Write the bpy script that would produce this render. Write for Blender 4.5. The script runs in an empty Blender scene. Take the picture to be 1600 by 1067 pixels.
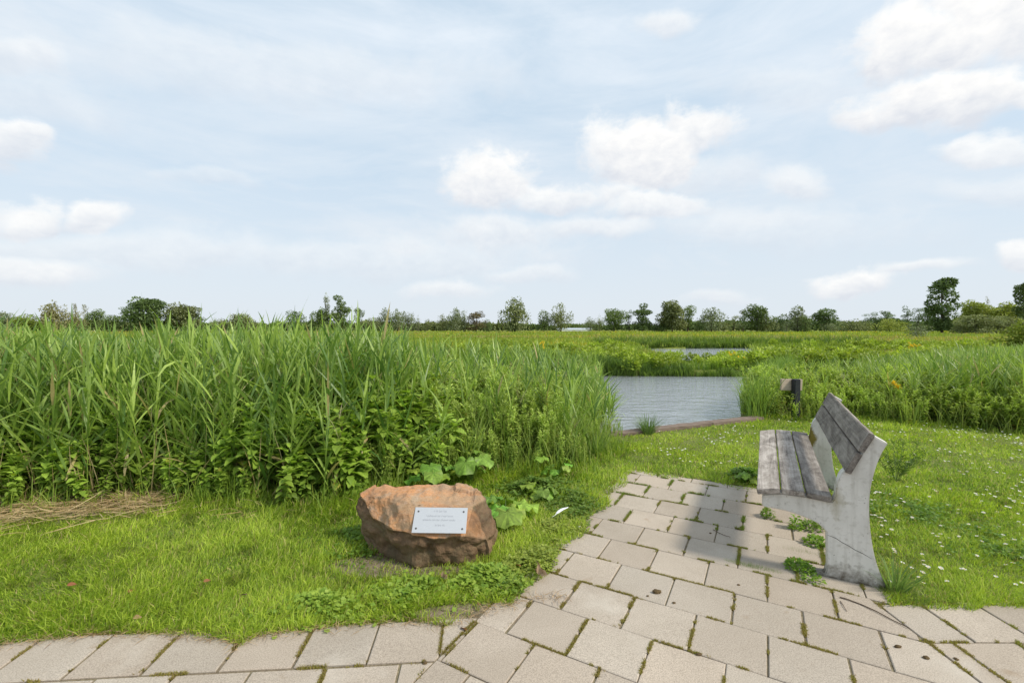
import bpy, bmesh, math, random
import numpy as np
from mathutils import Vector, noise as mnoise

random.seed(7)
R = np.random.RandomState(11)
sc = bpy.context.scene
COL = sc.collection
PI = math.pi

# ------------------------------------------------------------------ camera maths (16 mm lens, eye 1.45 m)
F, CX, CY, H = 711.1, 800.0, 533.5, 1.45
P = math.atan(21.5 / F)

def ray(x, y):
    dx = (x - CX) / F
    dz = -(y - CY) / F
    return (dx, math.cos(P) + dz * math.sin(P), -math.sin(P) + dz * math.cos(P))

def g(x, y, h=0.0):
    d = ray(x, y)
    t = (h - H) / d[2]
    return (d[0] * t, d[1] * t)

TH = .5087
UX, UY = math.cos(TH), -math.sin(TH)      # along the rows of slabs
WX, WY = math.sin(TH), math.cos(TH)       # away from the camera along the bench

def uw(u, w):
    return (u * UX + w * WX, u * UY + w * WY)

# ------------------------------------------------------------------ object helpers
def tag(o, label=None, cat=None, group=None, kind=None):
    if label: o['label'] = label
    if cat: o['category'] = cat
    if group: o['group'] = group
    if kind: o['kind'] = kind
    return o

def empty(name, loc=(0, 0, 0), rz=0.0):
    o = bpy.data.objects.new(name, None)
    o.location = loc
    o.rotation_euler = (0, 0, rz)
    o.empty_display_size = .1
    COL.objects.link(o)
    return o

def link(name, me, mats, parent=None):
    if not isinstance(mats, (list, tuple)): mats = [mats]
    if len(me.materials) == 0:
        for m in mats: me.materials.append(m)
    o = bpy.data.objects.new(name, me)
    COL.objects.link(o)
    if parent is not None: o.parent = parent
    return o

class Geo:
    """collects quads and tris with a colour per face, then builds one mesh"""
    def __init__(s):
        s.v = []; s.q = []; s.t = []; s.cq = []; s.ct = []; s.mq = []; s.mt = []; s.n = 0
    def add(s, v, q=None, t=None, cq=None, ct=None, m=0):
        v = np.asarray(v, dtype=np.float32).reshape(-1, 3)
        if q is not None and len(q):
            q = np.asarray(q, dtype=np.int32).reshape(-1, 4)
            s.q.append(q + s.n)
            c = np.asarray(cq, dtype=np.float32)
            s.cq.append(np.broadcast_to(c, (len(q), 3)) if c.ndim == 1 else c)
            s.mq.append(np.full(len(q), m, np.int32))
        if t is not None and len(t):
            t = np.asarray(t, dtype=np.int32).reshape(-1, 3)
            s.t.append(t + s.n)
            c = np.asarray(ct if ct is not None else cq, dtype=np.float32)
            s.ct.append(np.broadcast_to(c, (len(t), 3)) if c.ndim == 1 else c)
            s.mt.append(np.full(len(t), m, np.int32))
        s.v.append(v); s.n += len(v)
    def mesh(s, name, smooth=False):
        me = bpy.data.meshes.new(name)
        v = np.concatenate(s.v)
        q = np.concatenate(s.q) if s.q else np.zeros((0, 4), np.int32)
        t = np.concatenate(s.t) if s.t else np.zeros((0, 3), np.int32)
        cols = np.concatenate(s.cq + s.ct)
        mi = np.concatenate(s.mq + s.mt)
        me.vertices.add(len(v)); me.vertices.foreach_set('co', v.ravel())
        me.loops.add(q.size + t.size)
        me.loops.foreach_set('vertex_index', np.concatenate([q.ravel(), t.ravel()]).astype(np.int32))
        nf = len(q) + len(t)
        me.polygons.add(nf)
        ls = np.concatenate([np.arange(len(q)) * 4, q.size + np.arange(len(t)) * 3]).astype(np.int32)
        me.polygons.foreach_set('loop_start', ls)
        me.polygons.foreach_set('material_index', mi)
        me.update(calc_edges=True)
        me.validate()
        if smooth:
            me.polygons.foreach_set('use_smooth', np.ones(len(me.polygons), dtype=bool))
        a = me.attributes.new('col', 'FLOAT_COLOR', 'FACE')
        cc = np.concatenate([cols, np.ones((len(cols), 1), np.float32)], 1).astype(np.float32)
        if len(me.polygons) == nf: a.data.foreach_set('color', cc.ravel())
        return me

def ribbons(geo, Pn, az, L, tilt, curl, w, prof, twist, col, m=0):
    """N tapering blades; prof = relative width at each level (the tip is a point)"""
    Pn = np.asarray(Pn, float); N = len(Pn)
    if N == 0: return
    K = len(prof)
    dx, dy = np.cos(az), np.sin(az)
    pos = Pn.copy()
    V = np.zeros((N, 2 * K + 1, 3))
    th = np.asarray(tilt, float) * np.ones(N)
    for k in range(K + 1):
        t = np.stack([np.sin(th) * dx, np.sin(th) * dy, np.cos(th)], 1)
        side = np.stack([-dy, dx, np.zeros(N)], 1)
        nor = np.cross(t, side)
        wd = np.cos(twist)[:, None] * side + np.sin(twist)[:, None] * nor
        if k < K:
            hw = (w * prof[k] * .5)[:, None]
            V[:, 2 * k] = pos - wd * hw
            V[:, 2 * k + 1] = pos + wd * hw
            pos = pos + t * (L / K)[:, None]
            th = th + curl / K
        else:
            V[:, 2 * K] = pos
    base = (np.arange(N) * (2 * K + 1))[:, None]
    qs = []
    for k in range(K - 1):
        qs.append(base + np.array([2 * k, 2 * k + 1, 2 * k + 3, 2 * k + 2]))
    q = np.stack(qs, 1).reshape(-1, 4) if qs else None
    t = base + np.array([2 * K - 2, 2 * K - 1, 2 * K])
    geo.add(V.reshape(-1, 3), q, t, np.repeat(col, K - 1, 0) if qs else None, col, m)

def leaf_template(xs, ws, fold=.25, droop=0.0):
    """stations along the midrib, left / mid / right"""
    v = []
    for x, w in zip(xs, ws):
        z = -droop * x * x
        v += [(x, w, z + fold * w), (x, 0, z), (x, -w, z + fold * w)]
    q = []
    for i in range(len(xs) - 1):
        a = 3 * i
        q += [(a, a + 1, a + 4, a + 3), (a + 1, a + 2, a + 5, a + 4)]
    return np.array(v, float), np.array(q, int)

T_NETTLE = leaf_template([0, .12, .24, .36, .5, .64, .78, .9, 1], [.02, .27, .30, .36, .29, .27, .16, .11, .005], .35, .25)
T_LANCE = leaf_template([0, .25, .55, .8, 1], [.03, .14, .16, .09, .003], .3, .25)
T_LEAF = leaf_template([0, .3, .65, 1], [.04, .30, .26, .01], .3, .15)

def fan_template(n=7, lobes=5):
    """small lobed leaf seen as a fan of triangles"""
    v = [(0, 0, 0)]; t = []
    k = lobes * 2 + 1
    for i in range(k):
        a = -2.3 + 4.6 * i / (k - 1)
        r = 1.0 if i % 2 else .62
        v.append((math.cos(a) * r * .6 + .25, math.sin(a) * r * .6, .06 * (i % 2)))
    for i in range(1, k): t.append((0, i, i + 1))
    return np.array(v, float), np.array(t, int)
T_FAN = fan_template()

def place(geo, tmpl, O, az, pitch, size, col, roll=None, m=0, tris=False):
    tv, tq = tmpl
    O = np.asarray(O, float); N = len(O)
    if N == 0: return
    ca, sa = np.cos(az), np.sin(az)
    cp, sp = np.cos(pitch), np.sin(pitch)
    tdir = np.stack([cp * ca, cp * sa, sp], 1)
    side = np.stack([-sa, ca, np.zeros(N)], 1)
    nor = np.cross(tdir, side)
    if roll is not None:
        cr, sr = np.cos(roll)[:, None], np.sin(roll)[:, None]
        side, nor = side * cr + nor * sr, nor * cr - side * sr
    s = (np.asarray(size) * np.ones(N))[:, None, None]
    V = O[:, None, :] + s * (tv[None, :, 0:1] * tdir[:, None, :] + tv[None, :, 1:2] * side[:, None, :] + tv[None, :, 2:3] * nor[:, None, :])
    f = (np.arange(N) * len(tv))[:, None, None] + tq[None]
    c = np.repeat(col, len(tq), 0)
    if tris: geo.add(V.reshape(-1, 3), None, f.reshape(-1, 3), None, c, m)
    else: geo.add(V.reshape(-1, 3), f.reshape(-1, 4), None, c, None, m)

def mixcol(a, b, t):
    t = np.asarray(t)[:, None]
    return np.asarray(a)[None] * (1 - t) + np.asarray(b)[None] * t

def vnoise(x, y, s=1.0, seed=0):
    """cheap smooth 2-D noise 0..1"""
    x = np.asarray(x) * s + seed * 17.3; y = np.asarray(y) * s - seed * 9.1
    r = np.sin(x * 1.3 + 1.7 * np.sin(y * .9 + seed)) + np.sin(y * 1.7 + 1.3 * np.sin(x * 1.1 + 2.1)) + .6 * np.sin(x * 3.1 + y * 2.3 + 1.9 * np.sin(y * 2.7)) + .4 * np.sin(5.3 * x - 4.7 * y + np.sin(6.1 * y))
    return np.clip(r / 5.0 + .5, 0, 1)

def pip(poly, x, y):
    x = np.asarray(x); y = np.asarray(y)
    ins = np.zeros(x.shape, bool)
    n = len(poly); j = n - 1
    for i in range(n):
        xi, yi = poly[i]; xj, yj = poly[j]
        c = ((yi > y) != (yj > y)) & (x < (xj - xi) * (y - yi) / (yj - yi + 1e-12) + xi)
        ins ^= c; j = i
    return ins

def dist_poly(line, x, y):
    """distance from points to a polyline"""
    best = np.full(np.shape(x), 1e9)
    for (x0, y0), (x1, y1) in zip(line[:-1], line[1:]):
        dx, dy = x1 - x0, y1 - y0
        t = np.clip(((x - x0) * dx + (y - y0) * dy) / (dx * dx + dy * dy), 0, 1)
        best = np.minimum(best, np.hypot(x - x0 - t * dx, y - y0 - t * dy))
    return best

# ------------------------------------------------------------------ materials
def newmat(name):
    m = bpy.data.materials.new(name); m.use_nodes = True
    nt = m.node_tree; nt.nodes.clear()
    out = nt.nodes.new('ShaderNodeOutputMaterial')
    return m, nt, out

def nd(nt, typ, **kw):
    n = nt.nodes.new(typ)
    for k, v in kw.items():
        if k.startswith('i_'): n.inputs[k[2:].replace('_', ' ')].default_value = v
        else: setattr(n, k, v)
    return n

def mathn(nt, op, a, b=None, c=None, clamp=False):
    n = nt.nodes.new('ShaderNodeMath'); n.operation = op; n.use_clamp = clamp
    for i, v in enumerate((a, b, c)):
        if v is None: continue
        if isinstance(v, (int, float)): n.inputs[i].default_value = v
        else: nt.links.new(v, n.inputs[i])
    return n.outputs[0]

def mixc(nt, fac, a, b, blend='MIX'):
    n = nt.nodes.new('ShaderNodeMix'); n.data_type = 'RGBA'; n.blend_type = blend
    for i, v in ((0, fac), (6, a), (7, b)):
        if isinstance(v, (int, float)): n.inputs[i].default_value = v
        elif isinstance(v, (tuple, list)): n.inputs[i].default_value = (*v[:3], 1)
        else: nt.links.new(v, n.inputs[i])
    return n.outputs[2]

def ramp(nt, fac, stops):
    n = nt.nodes.new('ShaderNodeValToRGB')
    e = n.color_ramp.elements
    while len(e) > 2: e.remove(e[-1])
    for i, (p, c) in enumerate(stops):
        el = e[i] if i < 2 else e.new(p)
        el.position = p
        el.color = (*c[:3], 1) if isinstance(c, (tuple, list)) else (c, c, c, 1)
    nt.links.new(fac, n.inputs[0])
    return n.outputs[0]

def noise_n(nt, vec, scale, detail=4, rough=.55, dist=0.0):
    n = nd(nt, 'ShaderNodeTexNoise'); n.inputs['Scale'].default_value = scale
    n.inputs['Detail'].default_value = detail; n.inputs['Roughness'].default_value = rough
    n.inputs['Distortion'].default_value = dist
    if vec is not None: nt.links.new(vec, n.inputs['Vector'])
    return n.outputs['Fac']

def coords(nt, kind='Object', scale=None, loc=None):
    tc = nd(nt, 'ShaderNodeTexCoord'); o = tc.outputs[kind]
    if scale is not None or loc is not None:
        mp = nd(nt, 'ShaderNodeMapping')
        if scale is not None: mp.inputs['Scale'].default_value = scale
        if loc is not None: mp.inputs['Location'].default_value = loc
        nt.links.new(o, mp.inputs['Vector']); o = mp.outputs[0]
    return o

def principled(nt, out, color, rough=.6, spec=.4, metal=0.0, bump=None, bstr=.3, bdist=.01):
    p = nd(nt, 'ShaderNodeBsdfPrincipled')
    if isinstance(color, (tuple, list)): p.inputs['Base Color'].default_value = (*color[:3], 1)
    else: nt.links.new(color, p.inputs['Base Color'])
    if isinstance(rough, (int, float)): p.inputs['Roughness'].default_value = rough
    else: nt.links.new(rough, p.inputs['Roughness'])
    p.inputs['Specular IOR Level'].default_value = spec
    p.inputs['Metallic'].default_value = metal
    if bump is not None:
        b = nd(nt, 'ShaderNodeBump'); b.inputs['Strength'].default_value = bstr; b.inputs['Distance'].default_value = bdist
        nt.links.new(bump, b.inputs['Height']); nt.links.new(b.outputs[0], p.inputs['Normal'])
    if out is not None: nt.links.new(p.outputs[0], out.inputs[0])
    return p

def foliage_mat(name, trans=.35, rough=.5, spec=.35, var=.25, warm=(1.15, 1.25, .6)):
    m, nt, out = newmat(name)
    a = nd(nt, 'ShaderNodeAttribute', attribute_name='col')
    oi = nd(nt, 'ShaderNodeObjectInfo')
    v = mathn(nt, 'MULTIPLY_ADD', oi.outputs['Random'], 2 * var, 1 - var)
    g_ = noise_n(nt, coords(nt, 'Object'), 60, 2)
    v = mathn(nt, 'MULTIPLY', v, mathn(nt, 'MULTIPLY_ADD', g_, .5, .75))
    c = nd(nt, 'ShaderNodeVectorMath', operation='SCALE')
    nt.links.new(a.outputs['Color'], c.inputs[0]); nt.links.new(v, c.inputs['Scale'])
    p = principled(nt, None, c.outputs[0], rough, spec)
    t = nd(nt, 'ShaderNodeBsdfTranslucent')
    w = nd(nt, 'ShaderNodeVectorMath', operation='MULTIPLY'); w.inputs[1].default_value = warm
    nt.links.new(c.outputs[0], w.inputs[0]); nt.links.new(w.outputs[0], t.inputs[0])
    mx = nd(nt, 'ShaderNodeMixShader'); mx.inputs[0].default_value = trans
    nt.links.new(p.outputs[0], mx.inputs[1]); nt.links.new(t.outputs[0], mx.inputs[2])
    nt.links.new(mx.outputs[0], out.inputs[0])
    return m

M_FOL = foliage_mat('foliage')
M_GRASS = foliage_mat('grass', .42, .5, .3, 0.0)
M_REED = foliage_mat('reed_leaf', .38, .42, .45, 0.0, (1.1, 1.2, .7))
M_TREE = foliage_mat('tree_leaves', .22, .7, .15, .12, (1.1, 1.15, .7))
M_DRY = foliage_mat('dry_plant', .15, .8, .15, .15, (1, 1, .9))
M_PETAL = foliage_mat('petal', .25, .6, .2, .05, (1, 1, 1))

def mat_bark():
    m, nt, out = newmat('bark')
    n = noise_n(nt, coords(nt, 'Object', (4, 4, 1)), 3, 5)
    principled(nt, out, ramp(nt, n, [(.3, (.05, .038, .028)), (.7, (.13, .11, .09))]), .9, .2)
    return m
M_BARK = mat_bark()

def mat_concrete():
    m, nt, out = newmat('bench_concrete')
    co = coords(nt, 'Object')
    n1 = noise_n(nt, co, 3.5, 6, .6); n2 = noise_n(nt, co, 160, 2); n3 = noise_n(nt, co, 28, 4, .65)
    base = ramp(nt, n1, [(.25, (.50, .48, .44)), (.55, (.66, .64, .595)), (.8, (.74, .715, .67))])
    base = mixc(nt, mathn(nt, 'MULTIPLY', ramp(nt, n3, [(.50, 0.0), (.72, 1.0)]), .45), base, (.27, .25, .20))
    stk = noise_n(nt, coords(nt, 'Object', (14, 1, 1.2)), 2.0, 5, .6)
    base = mixc(nt, ramp(nt, stk, [(.52, .0), (.72, .35)]), base, (.29, .27, .22))
    # pits
    vo = nd(nt, 'ShaderNodeTexVoronoi'); vo.inputs['Scale'].default_value = 38; nt.links.new(co, vo.inputs['Vector'])
    pit = mathn(nt, 'LESS_THAN', vo.outputs['Distance'], .11)
    sel = ramp(nt, noise_n(nt, co, 9, 2), [(.5, 0.0), (.56, 1.0)])
    pitm = mathn(nt, 'MULTIPLY', pit, sel)
    base = mixc(nt, mathn(nt, 'MULTIPLY', pitm, .7), base, (.12, .11, .09))
    # moss where seat and upright meet (object z 0.3..0.6, local x 0.3..0.45), more of it on the far support
    sx = nd(nt, 'ShaderNodeSeparateXYZ'); nt.links.new(co, sx.inputs[0])
    dxx = mathn(nt, 'ABSOLUTE', mathn(nt, 'SUBTRACT', sx.outputs['X'], .37))
    dzz = mathn(nt, 'ABSOLUTE', mathn(nt, 'SUBTRACT', sx.outputs['Z'], .45))
    dd = mathn(nt, 'ADD', mathn(nt, 'MULTIPLY', dxx, 17.0), mathn(nt, 'MULTIPLY', dzz, 5.5))
    oi = nd(nt, 'ShaderNodeObjectInfo')
    mo = mathn(nt, 'SUBTRACT', mathn(nt, 'MULTIPLY_ADD', noise_n(nt, co, 14, 5, .7), 1.7, .05), dd, clamp=True)
    at = nd(nt, 'ShaderNodeAttribute', attribute_name='moss'); at.attribute_type = 'OBJECT'
    mo = mathn(nt, 'MULTIPLY', mo, at.outputs['Fac'], clamp=True)
    base = mixc(nt, mo, base, (.20, .16, .035))
    # dirt splash at the foot
    ft = mathn(nt, 'SUBTRACT', mathn(nt, 'MULTIPLY_ADD', n3, .20, .0), sx.outputs['Z'], clamp=True)
    base = mixc(nt, mathn(nt, 'MULTIPLY', ft, 9, clamp=True), base, (.12, .10, .075))
    h = mathn(nt, 'SUBTRACT', mathn(nt, 'MULTIPLY_ADD', n2, .25, mathn(nt, 'MULTIPLY', n3, .5)), pitm)
    principled(nt, out, base, .85, .25, bump=h, bstr=.35, bdist=.004)
    return m
M_CONC = mat_concrete()

def mat_slat():
    m, nt, out = newmat('weathered_slat')
    co = coords(nt, 'Object', (26, 1.1, 26))
    n1 = noise_n(nt, co, 2.2, 6, .65, .6)
    n2 = noise_n(nt, coords(nt, 'Object', (1, .45, 1)), 7, 5, .65, 1.2)
    n3 = noise_n(nt, coords(nt, 'Object'), 95, 3, .7)
    oi = nd(nt, 'ShaderNodeObjectInfo')
    a = ramp(nt, n1, [(.32, (.07, .06, .052)), (.5, (.20, .178, .16)), (.68, (.37, .34, .31))])
    b = ramp(nt, n2, [(.36, (.075, .062, .052)), (.5, (.21, .178, .15)), (.64, (.38, .34, .30))])
    c = mixc(nt, .55, a, b)
    c = mixc(nt, mathn(nt, 'MULTIPLY', ramp(nt, n3, [(.56, 0.0), (.66, 1.0)]), .4), c, (.42, .41, .36))
    at = nd(nt, 'ShaderNodeAttribute', attribute_name='tone'); at.attribute_type = 'OBJECT'
    c2 = nd(nt, 'ShaderNodeVectorMath', operation='SCALE'); nt.links.new(c, c2.inputs[0]); nt.links.new(at.outputs['Fac'], c2.inputs['Scale'])
    principled(nt, out, c2.outputs[0], .85, .2, bump=mathn(nt, 'ADD', n1, mathn(nt, 'MULTIPLY', n3, .4)), bstr=.5, bdist=.004)
    return m
M_SLAT = mat_slat()

def mat_slab():
    m, nt, out = newmat('concrete_slab')
    co = coords(nt, 'Object')
    a = nd(nt, 'ShaderNodeAttribute', attribute_name='col')
    n1 = noise_n(nt, co, 2.3, 5, .6); n2 = noise_n(nt, co, 190, 3, .7); n3 = noise_n(nt, co, 22, 5, .7)
    c = mixc(nt, ramp(nt, n1, [(.3, 0.0), (.7, .5)]), a.outputs['Color'], (.44, .38, .315))
    sp = ramp(nt, n2, [(.32, (.62, .60, .60)), (.5, (1, 1, 1)), (.68, (1.28, 1.27, 1.25))])
    c = mixc(nt, 1.0, c, sp, 'MULTIPLY')
    c = mixc(nt, mathn(nt, 'MULTIPLY', ramp(nt, n3, [(.58, 0.0), (.74, 1.0)]), .45), c, (.30, .24, .18))
    # brown leaf stains
    n4 = noise_n(nt, co, 5.5, 3, .5)
    c = mixc(nt, mathn(nt, 'MULTIPLY', ramp(nt, n4, [(.68, 0.0), (.76, 1.0)]), .5), c, (.27, .18, .10))
    n5 = noise_n(nt, co, 1.1, 6, .7, .4)
    c = mixc(nt, ramp(nt, n5, [(.42, .0), (.66, .38)]), c, (.26, .215, .165))
    n6 = noise_n(nt, coords(nt, 'Object', None, (5, 2, 0)), 1.7, 4, .6)
    c = mixc(nt, ramp(nt, n6, [(.60, .0), (.74, .45)]), c, (.56, .51, .44))
    principled(nt, out, c, .88, .25, bump=mathn(nt, 'ADD', n2, mathn(nt, 'MULTIPLY', n3, .6)), bstr=.3, bdist=.003)
    return m
M_SLAB = mat_slab()

def mat_ground():
    m, nt, out = newmat('soil_and_turf')
    co = coords(nt, 'Object')
    n1 = noise_n(nt, co, 3.0, 6, .65); n2 = noise_n(nt, co, 55, 4, .7)
    soil = ramp(nt, n2, [(.3, (.12, .09, .06)), (.7, (.31, .25, .185))])
    turf = ramp(nt, n2, [(.3, (.08, .11, .02)), (.7, (.2, .25, .045))])
    a = nd(nt, 'ShaderNodeAttribute', attribute_name='turf')
    f = mathn(nt, 'ADD', a.outputs['Fac'], mathn(nt, 'MULTIPLY_ADD', n1, .6, -.3), clamp=True)
    c = mixc(nt, f, soil, turf)
    far = nd(nt, 'ShaderNodeAttribute', attribute_name='far')
    nf = noise_n(nt, coords(nt, 'Object', (.35, 1, 1)), .06, 5, .6); nf2 = noise_n(nt, co, .9, 4, .7)
    fm = ramp(nt, nf, [(.35, (.17, .24, .03)), (.5, (.25, .29, .045)), (.62, (.36, .33, .08)), (.8, (.18, .24, .035))])
    fm = mixc(nt, ramp(nt, nf2, [(.4, .6), (.6, 0.0)]), fm, (.10, .15, .025))
    c = mixc(nt, far.outputs['Fac'], c, fm)
    principled(nt, out, c, .95, .15, bump=n2, bstr=.6, bdist=.02)
    return m
M_GROUND = mat_ground()

def mat_water():
    m, nt, out = newmat('pond_water')
    a = noise_n(nt, coords(nt, 'Object', (1.1, 3.0, 1)), 1.5, 4, .55, .5)
    b = noise_n(nt, coords(nt, 'Object', (1.6, 5.0, 1)), 4.5, 3, .6, .3)
    p = principled(nt, out, (.50, .53, .55), .06, .6, .6, bump=mathn(nt, 'ADD', a, mathn(nt, 'MULTIPLY', b, .35)), bstr=1.0, bdist=.065)
    p.inputs['IOR'].default_value = 1.5
    return m
M_WATER = mat_water()

def mat_rock():
    m, nt, out = newmat('red_sandstone')
    co = coords(nt, 'Object')
    n1 = noise_n(nt, co, 5, 7, .68, .5); n2 = noise_n(nt, co, 26, 5, .7); n3 = noise_n(nt, co, 120, 3, .7)
    n4 = noise_n(nt, coords(nt, 'Object', (1, 1, 3), (3, 1, 2)), 3.2, 5, .65, .8)
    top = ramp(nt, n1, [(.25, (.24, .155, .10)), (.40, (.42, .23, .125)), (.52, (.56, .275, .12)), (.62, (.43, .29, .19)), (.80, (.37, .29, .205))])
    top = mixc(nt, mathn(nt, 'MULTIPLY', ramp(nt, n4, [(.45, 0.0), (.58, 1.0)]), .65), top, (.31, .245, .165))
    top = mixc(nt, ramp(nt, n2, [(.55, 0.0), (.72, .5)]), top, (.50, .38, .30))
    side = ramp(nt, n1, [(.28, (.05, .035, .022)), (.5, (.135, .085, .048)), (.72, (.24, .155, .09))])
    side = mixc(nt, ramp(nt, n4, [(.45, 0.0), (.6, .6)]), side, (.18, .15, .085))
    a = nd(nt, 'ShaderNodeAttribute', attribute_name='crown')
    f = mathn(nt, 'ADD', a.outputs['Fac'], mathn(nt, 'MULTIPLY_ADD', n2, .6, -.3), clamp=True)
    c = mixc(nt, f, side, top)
    c = mixc(nt, ramp(nt, n3, [(.3, .45), (.5, 0.0)]), c, (.10, .06, .04))
    h = mathn(nt, 'ADD', mathn(nt, 'MULTIPLY', n1, 1.0), mathn(nt, 'MULTIPLY_ADD', n2, .5, mathn(nt, 'MULTIPLY', n3, .2)))
    principled(nt, out, c, .85, .25, bump=h, bstr=.8, bdist=.012)
    return m
M_ROCK = mat_rock()

def simple_mat(name, c1, c2, scale, rough=.7, spec=.3, metal=0.0, bstr=.2, bdist=.003, stretch=None, detail=4):
    m, nt, out = newmat(name)
    n = noise_n(nt, coords(nt, 'Object', stretch), scale, detail, .65)
    principled(nt, out, ramp(nt, n, [(.3, c1), (.7, c2)]), rough, spec, metal, bump=n, bstr=bstr, bdist=bdist)
    return m
M_STEEL = simple_mat('brushed_steel', (.52, .53, .54), (.64, .65, .66), 60, .4, .5, .55, .05, .0005, (1, 14, 1))
M_SCREW = simple_mat('dull_screw', (.06, .06, .055), (.16, .155, .15), 80, .5, .5, .6)
M_ENGRAVE = simple_mat('engraving', (.20, .21, .24), (.30, .31, .34), 90, .7, .2)
M_POST = simple_mat('black_post', (.012, .014, .018), (.03, .033, .04), 20, .55, .4)
M_BOARD = simple_mat('pale_board', (.36, .28, .21), (.55, .46, .38), 6, .8, .2, 0, .3, .003, (1, 1, 12))
M_TIMBER = simple_mat('weathered_timber', (.13, .095, .075), (.27, .21, .165), 5, .85, .2, 0, .5, .006, (1.5, 14, 14))
M_CRACK = simple_mat('crack', (.05, .045, .04), (.09, .08, .07), 50, .9, .1)
M_TWIG = simple_mat('twig_bark', (.07, .05, .035), (.16, .12, .085), 60, .9, .15)
M_CLOD = simple_mat('dried_clod', (.05, .035, .02), (.17, .12, .06), 50, .95, .1, 0, .8, .004)
M_WHITE = simple_mat('white_paint', (.62, .64, .66), (.78, .8, .82), 2, .6, .4)
M_GLASS = simple_mat('greenhouse_glass', (.45, .5, .55), (.6, .65, .7), 3, .2, .6)
M_FEATHER = simple_mat('feather', (.66, .68, .70), (.82, .83, .85), 40, .6, .25, 0, .3, .001, (1, 20, 1))

# ------------------------------------------------------------------ regions on the ground
FRONT_A = [(-14, 3.2), (-7.5, 3.35), g(-60, 806), g(60, 797), g(150, 790), g(215, 783), g(330, 786), g(430, 792), g(520, 794), g(575, 772), g(640, 757), g(720, 748), g(830, 742), g(905, 735), g(950, 712), g(975, 697)]
RIGHT_A = [(1.50, 6.15), (1.75, 8.0), (2.25, 11.0), (3.1, 15.3)]
POLY_A = FRONT_A + RIGHT_A + [(-22, 15.3), (-22, 6)]
FRONT_B = [g(1172, 652), g(1215, 650), g(1290, 656), g(1345, 652), g(1400, 662), g(1500, 668), g(1600, 682), (8.5, 5.3), (13, 4.6)]
POLY_B = FRONT_B + [(24, 8), (26, 15.0), (13, 14.2), (8.95, 14.8), (6.4, 11.3), (5.05, 9.3), (4.1, 7.9)]
POND = [(1.15, 5.99), (1.47, 6.13), (3.22, 6.90), (3.75, 7.14), (3.98, 7.9), (4.9, 9.3), (6.2, 11.3), (8.8, 14.6), (13.5, 13.9), (14, 15.5), (10.2, 15.6), (8.7, 15.2), (7.4, 15.75), (6.3, 15.2), (5.0, 15.7), (3.9, 15.3), (2.9, 15.6), (2.25, 11.0), (1.6, 8.0), (1.2, 6.5)]
POND2 = [(7.0, 20.2), (9.7, 35.5), (19.3, 36.5), (10.9, 20.2)]
POND3 = [(-39, 34), (-29, 34), (-31, 43), (-39, 42)]
LAWN_LEFT_EDGE = [(-20, 1.85), (-3.6, 1.95), g(0, 1008), g(160, 990), g(300, 992), g(350, 1000), g(370, 1012), g(400, 995), g(480, 985), g(560, 976), g(640, 972), g(700, 978), g(735, 962), g(800, 945), g(838, 935), g(850, 900), g(885, 868), g(905, 840), g(935, 800), g(950, 775), g(985, 745)]

def in_paving(x, y, grow=0.0):
    u = x * UX + y * UY; w = x * WX + y * WY
    top = 4.60 + .05 * np.sin(u * 9) - .10 * np.clip(-(u + .55), 0, 1) + .0
    mid = (u > -1.13 - grow + .03 * np.sin(w * 11)) & (u < .50 + grow + .03 * np.sin(w * 7)) & (w < top + grow) & (w > 1.9)
    mid |= (u > -1.27) & (w < 2.02 + .03 * np.sin(u * 20)) & (w > 1.8 - .3) & (y < 2.33) & (x < 1.9)
    left = y < np.interp(x, [p[0] for p in LAWN_LEFT_EDGE[:15]], [p[1] for p in LAWN_LEFT_EDGE[:15]]) + grow
    left &= x < .12
    right = (y < 2.31 + grow + .018 * np.sin(x * 13) + .01 * np.sin(x * 31)) & (x > .1)
    foot = (u > .3) & (u < .66 + grow) & (w < 3.21) & (y > 2.2) & (w > 2.7) & ~((u > .58) & (y > 2.33))
    tri = (y < 2.45) & (u < .56) & (u > -1.1)
    return mid | left | right | foot | tri

# ------------------------------------------------------------------ ground sheet
def geo_axis(fine0, fine1, step, lim0, lim1, grow=1.13):
    a = list(np.arange(fine0, fine1 + 1e-6, step))
    s = step
    while a[-1] < lim1:
        s *= grow; a.append(a[-1] + s)
    s = step; b = [a[0]]
    while b[-1] > lim0:
        s *= grow; b.append(b[-1] - s)
    return np.array(b[1:][::-1] + a)

xs = geo_axis(-6.5, 14.0, .11, -3200, 3200, 1.06)
ys = geo_axis(-1.0, 16.5, .09, -60, 4200, 1.045)
XX, YY = np.meshgrid(xs, ys)
water = pip(POND, XX, YY) | pip(POND2, XX, YY) | pip(POND3, XX, YY)
pav = in_paving(XX, YY, .12)
ZZ = .018 * (vnoise(XX, YY, 1.1, 3) - .5) * (YY > 1) * (YY < 60) - .004
ZZ = np.where(pav, -.007, ZZ)
ZZ = np.where(water, -.65, ZZ)
dA = dist_poly(FRONT_A, XX, YY)
ny, nx = XX.shape
idx = np.arange(nx * ny).reshape(ny, nx)
Q = np.stack([idx[:-1, :-1], idx[:-1, 1:], idx[1:, 1:], idx[1:, :-1]], -1).reshape(-1, 4)
gg = Geo(); gg.add(np.stack([XX, YY, ZZ], -1).reshape(-1, 3), Q, None, np.array([.1, .1, .1]))
me = gg.mesh('ground', smooth=True)
turf = np.where(pav, .12, .85)
rx, ry = g(660, 885)
turf = np.where(np.hypot((XX - rx + .1) / .55, (YY - ry) / .22) < 1, .1, turf)
turf = np.where((dA < .28) & (XX < -2.7), .05, turf)
turf = np.where((np.hypot((XX + .15) / .35, (YY - 2.27) / .09) < 1), .0, turf)
turf = np.where(pip(POLY_A, XX, YY) | pip(POLY_B, XX, YY), .35, turf)
turf = np.where(water, 0, turf)
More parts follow.
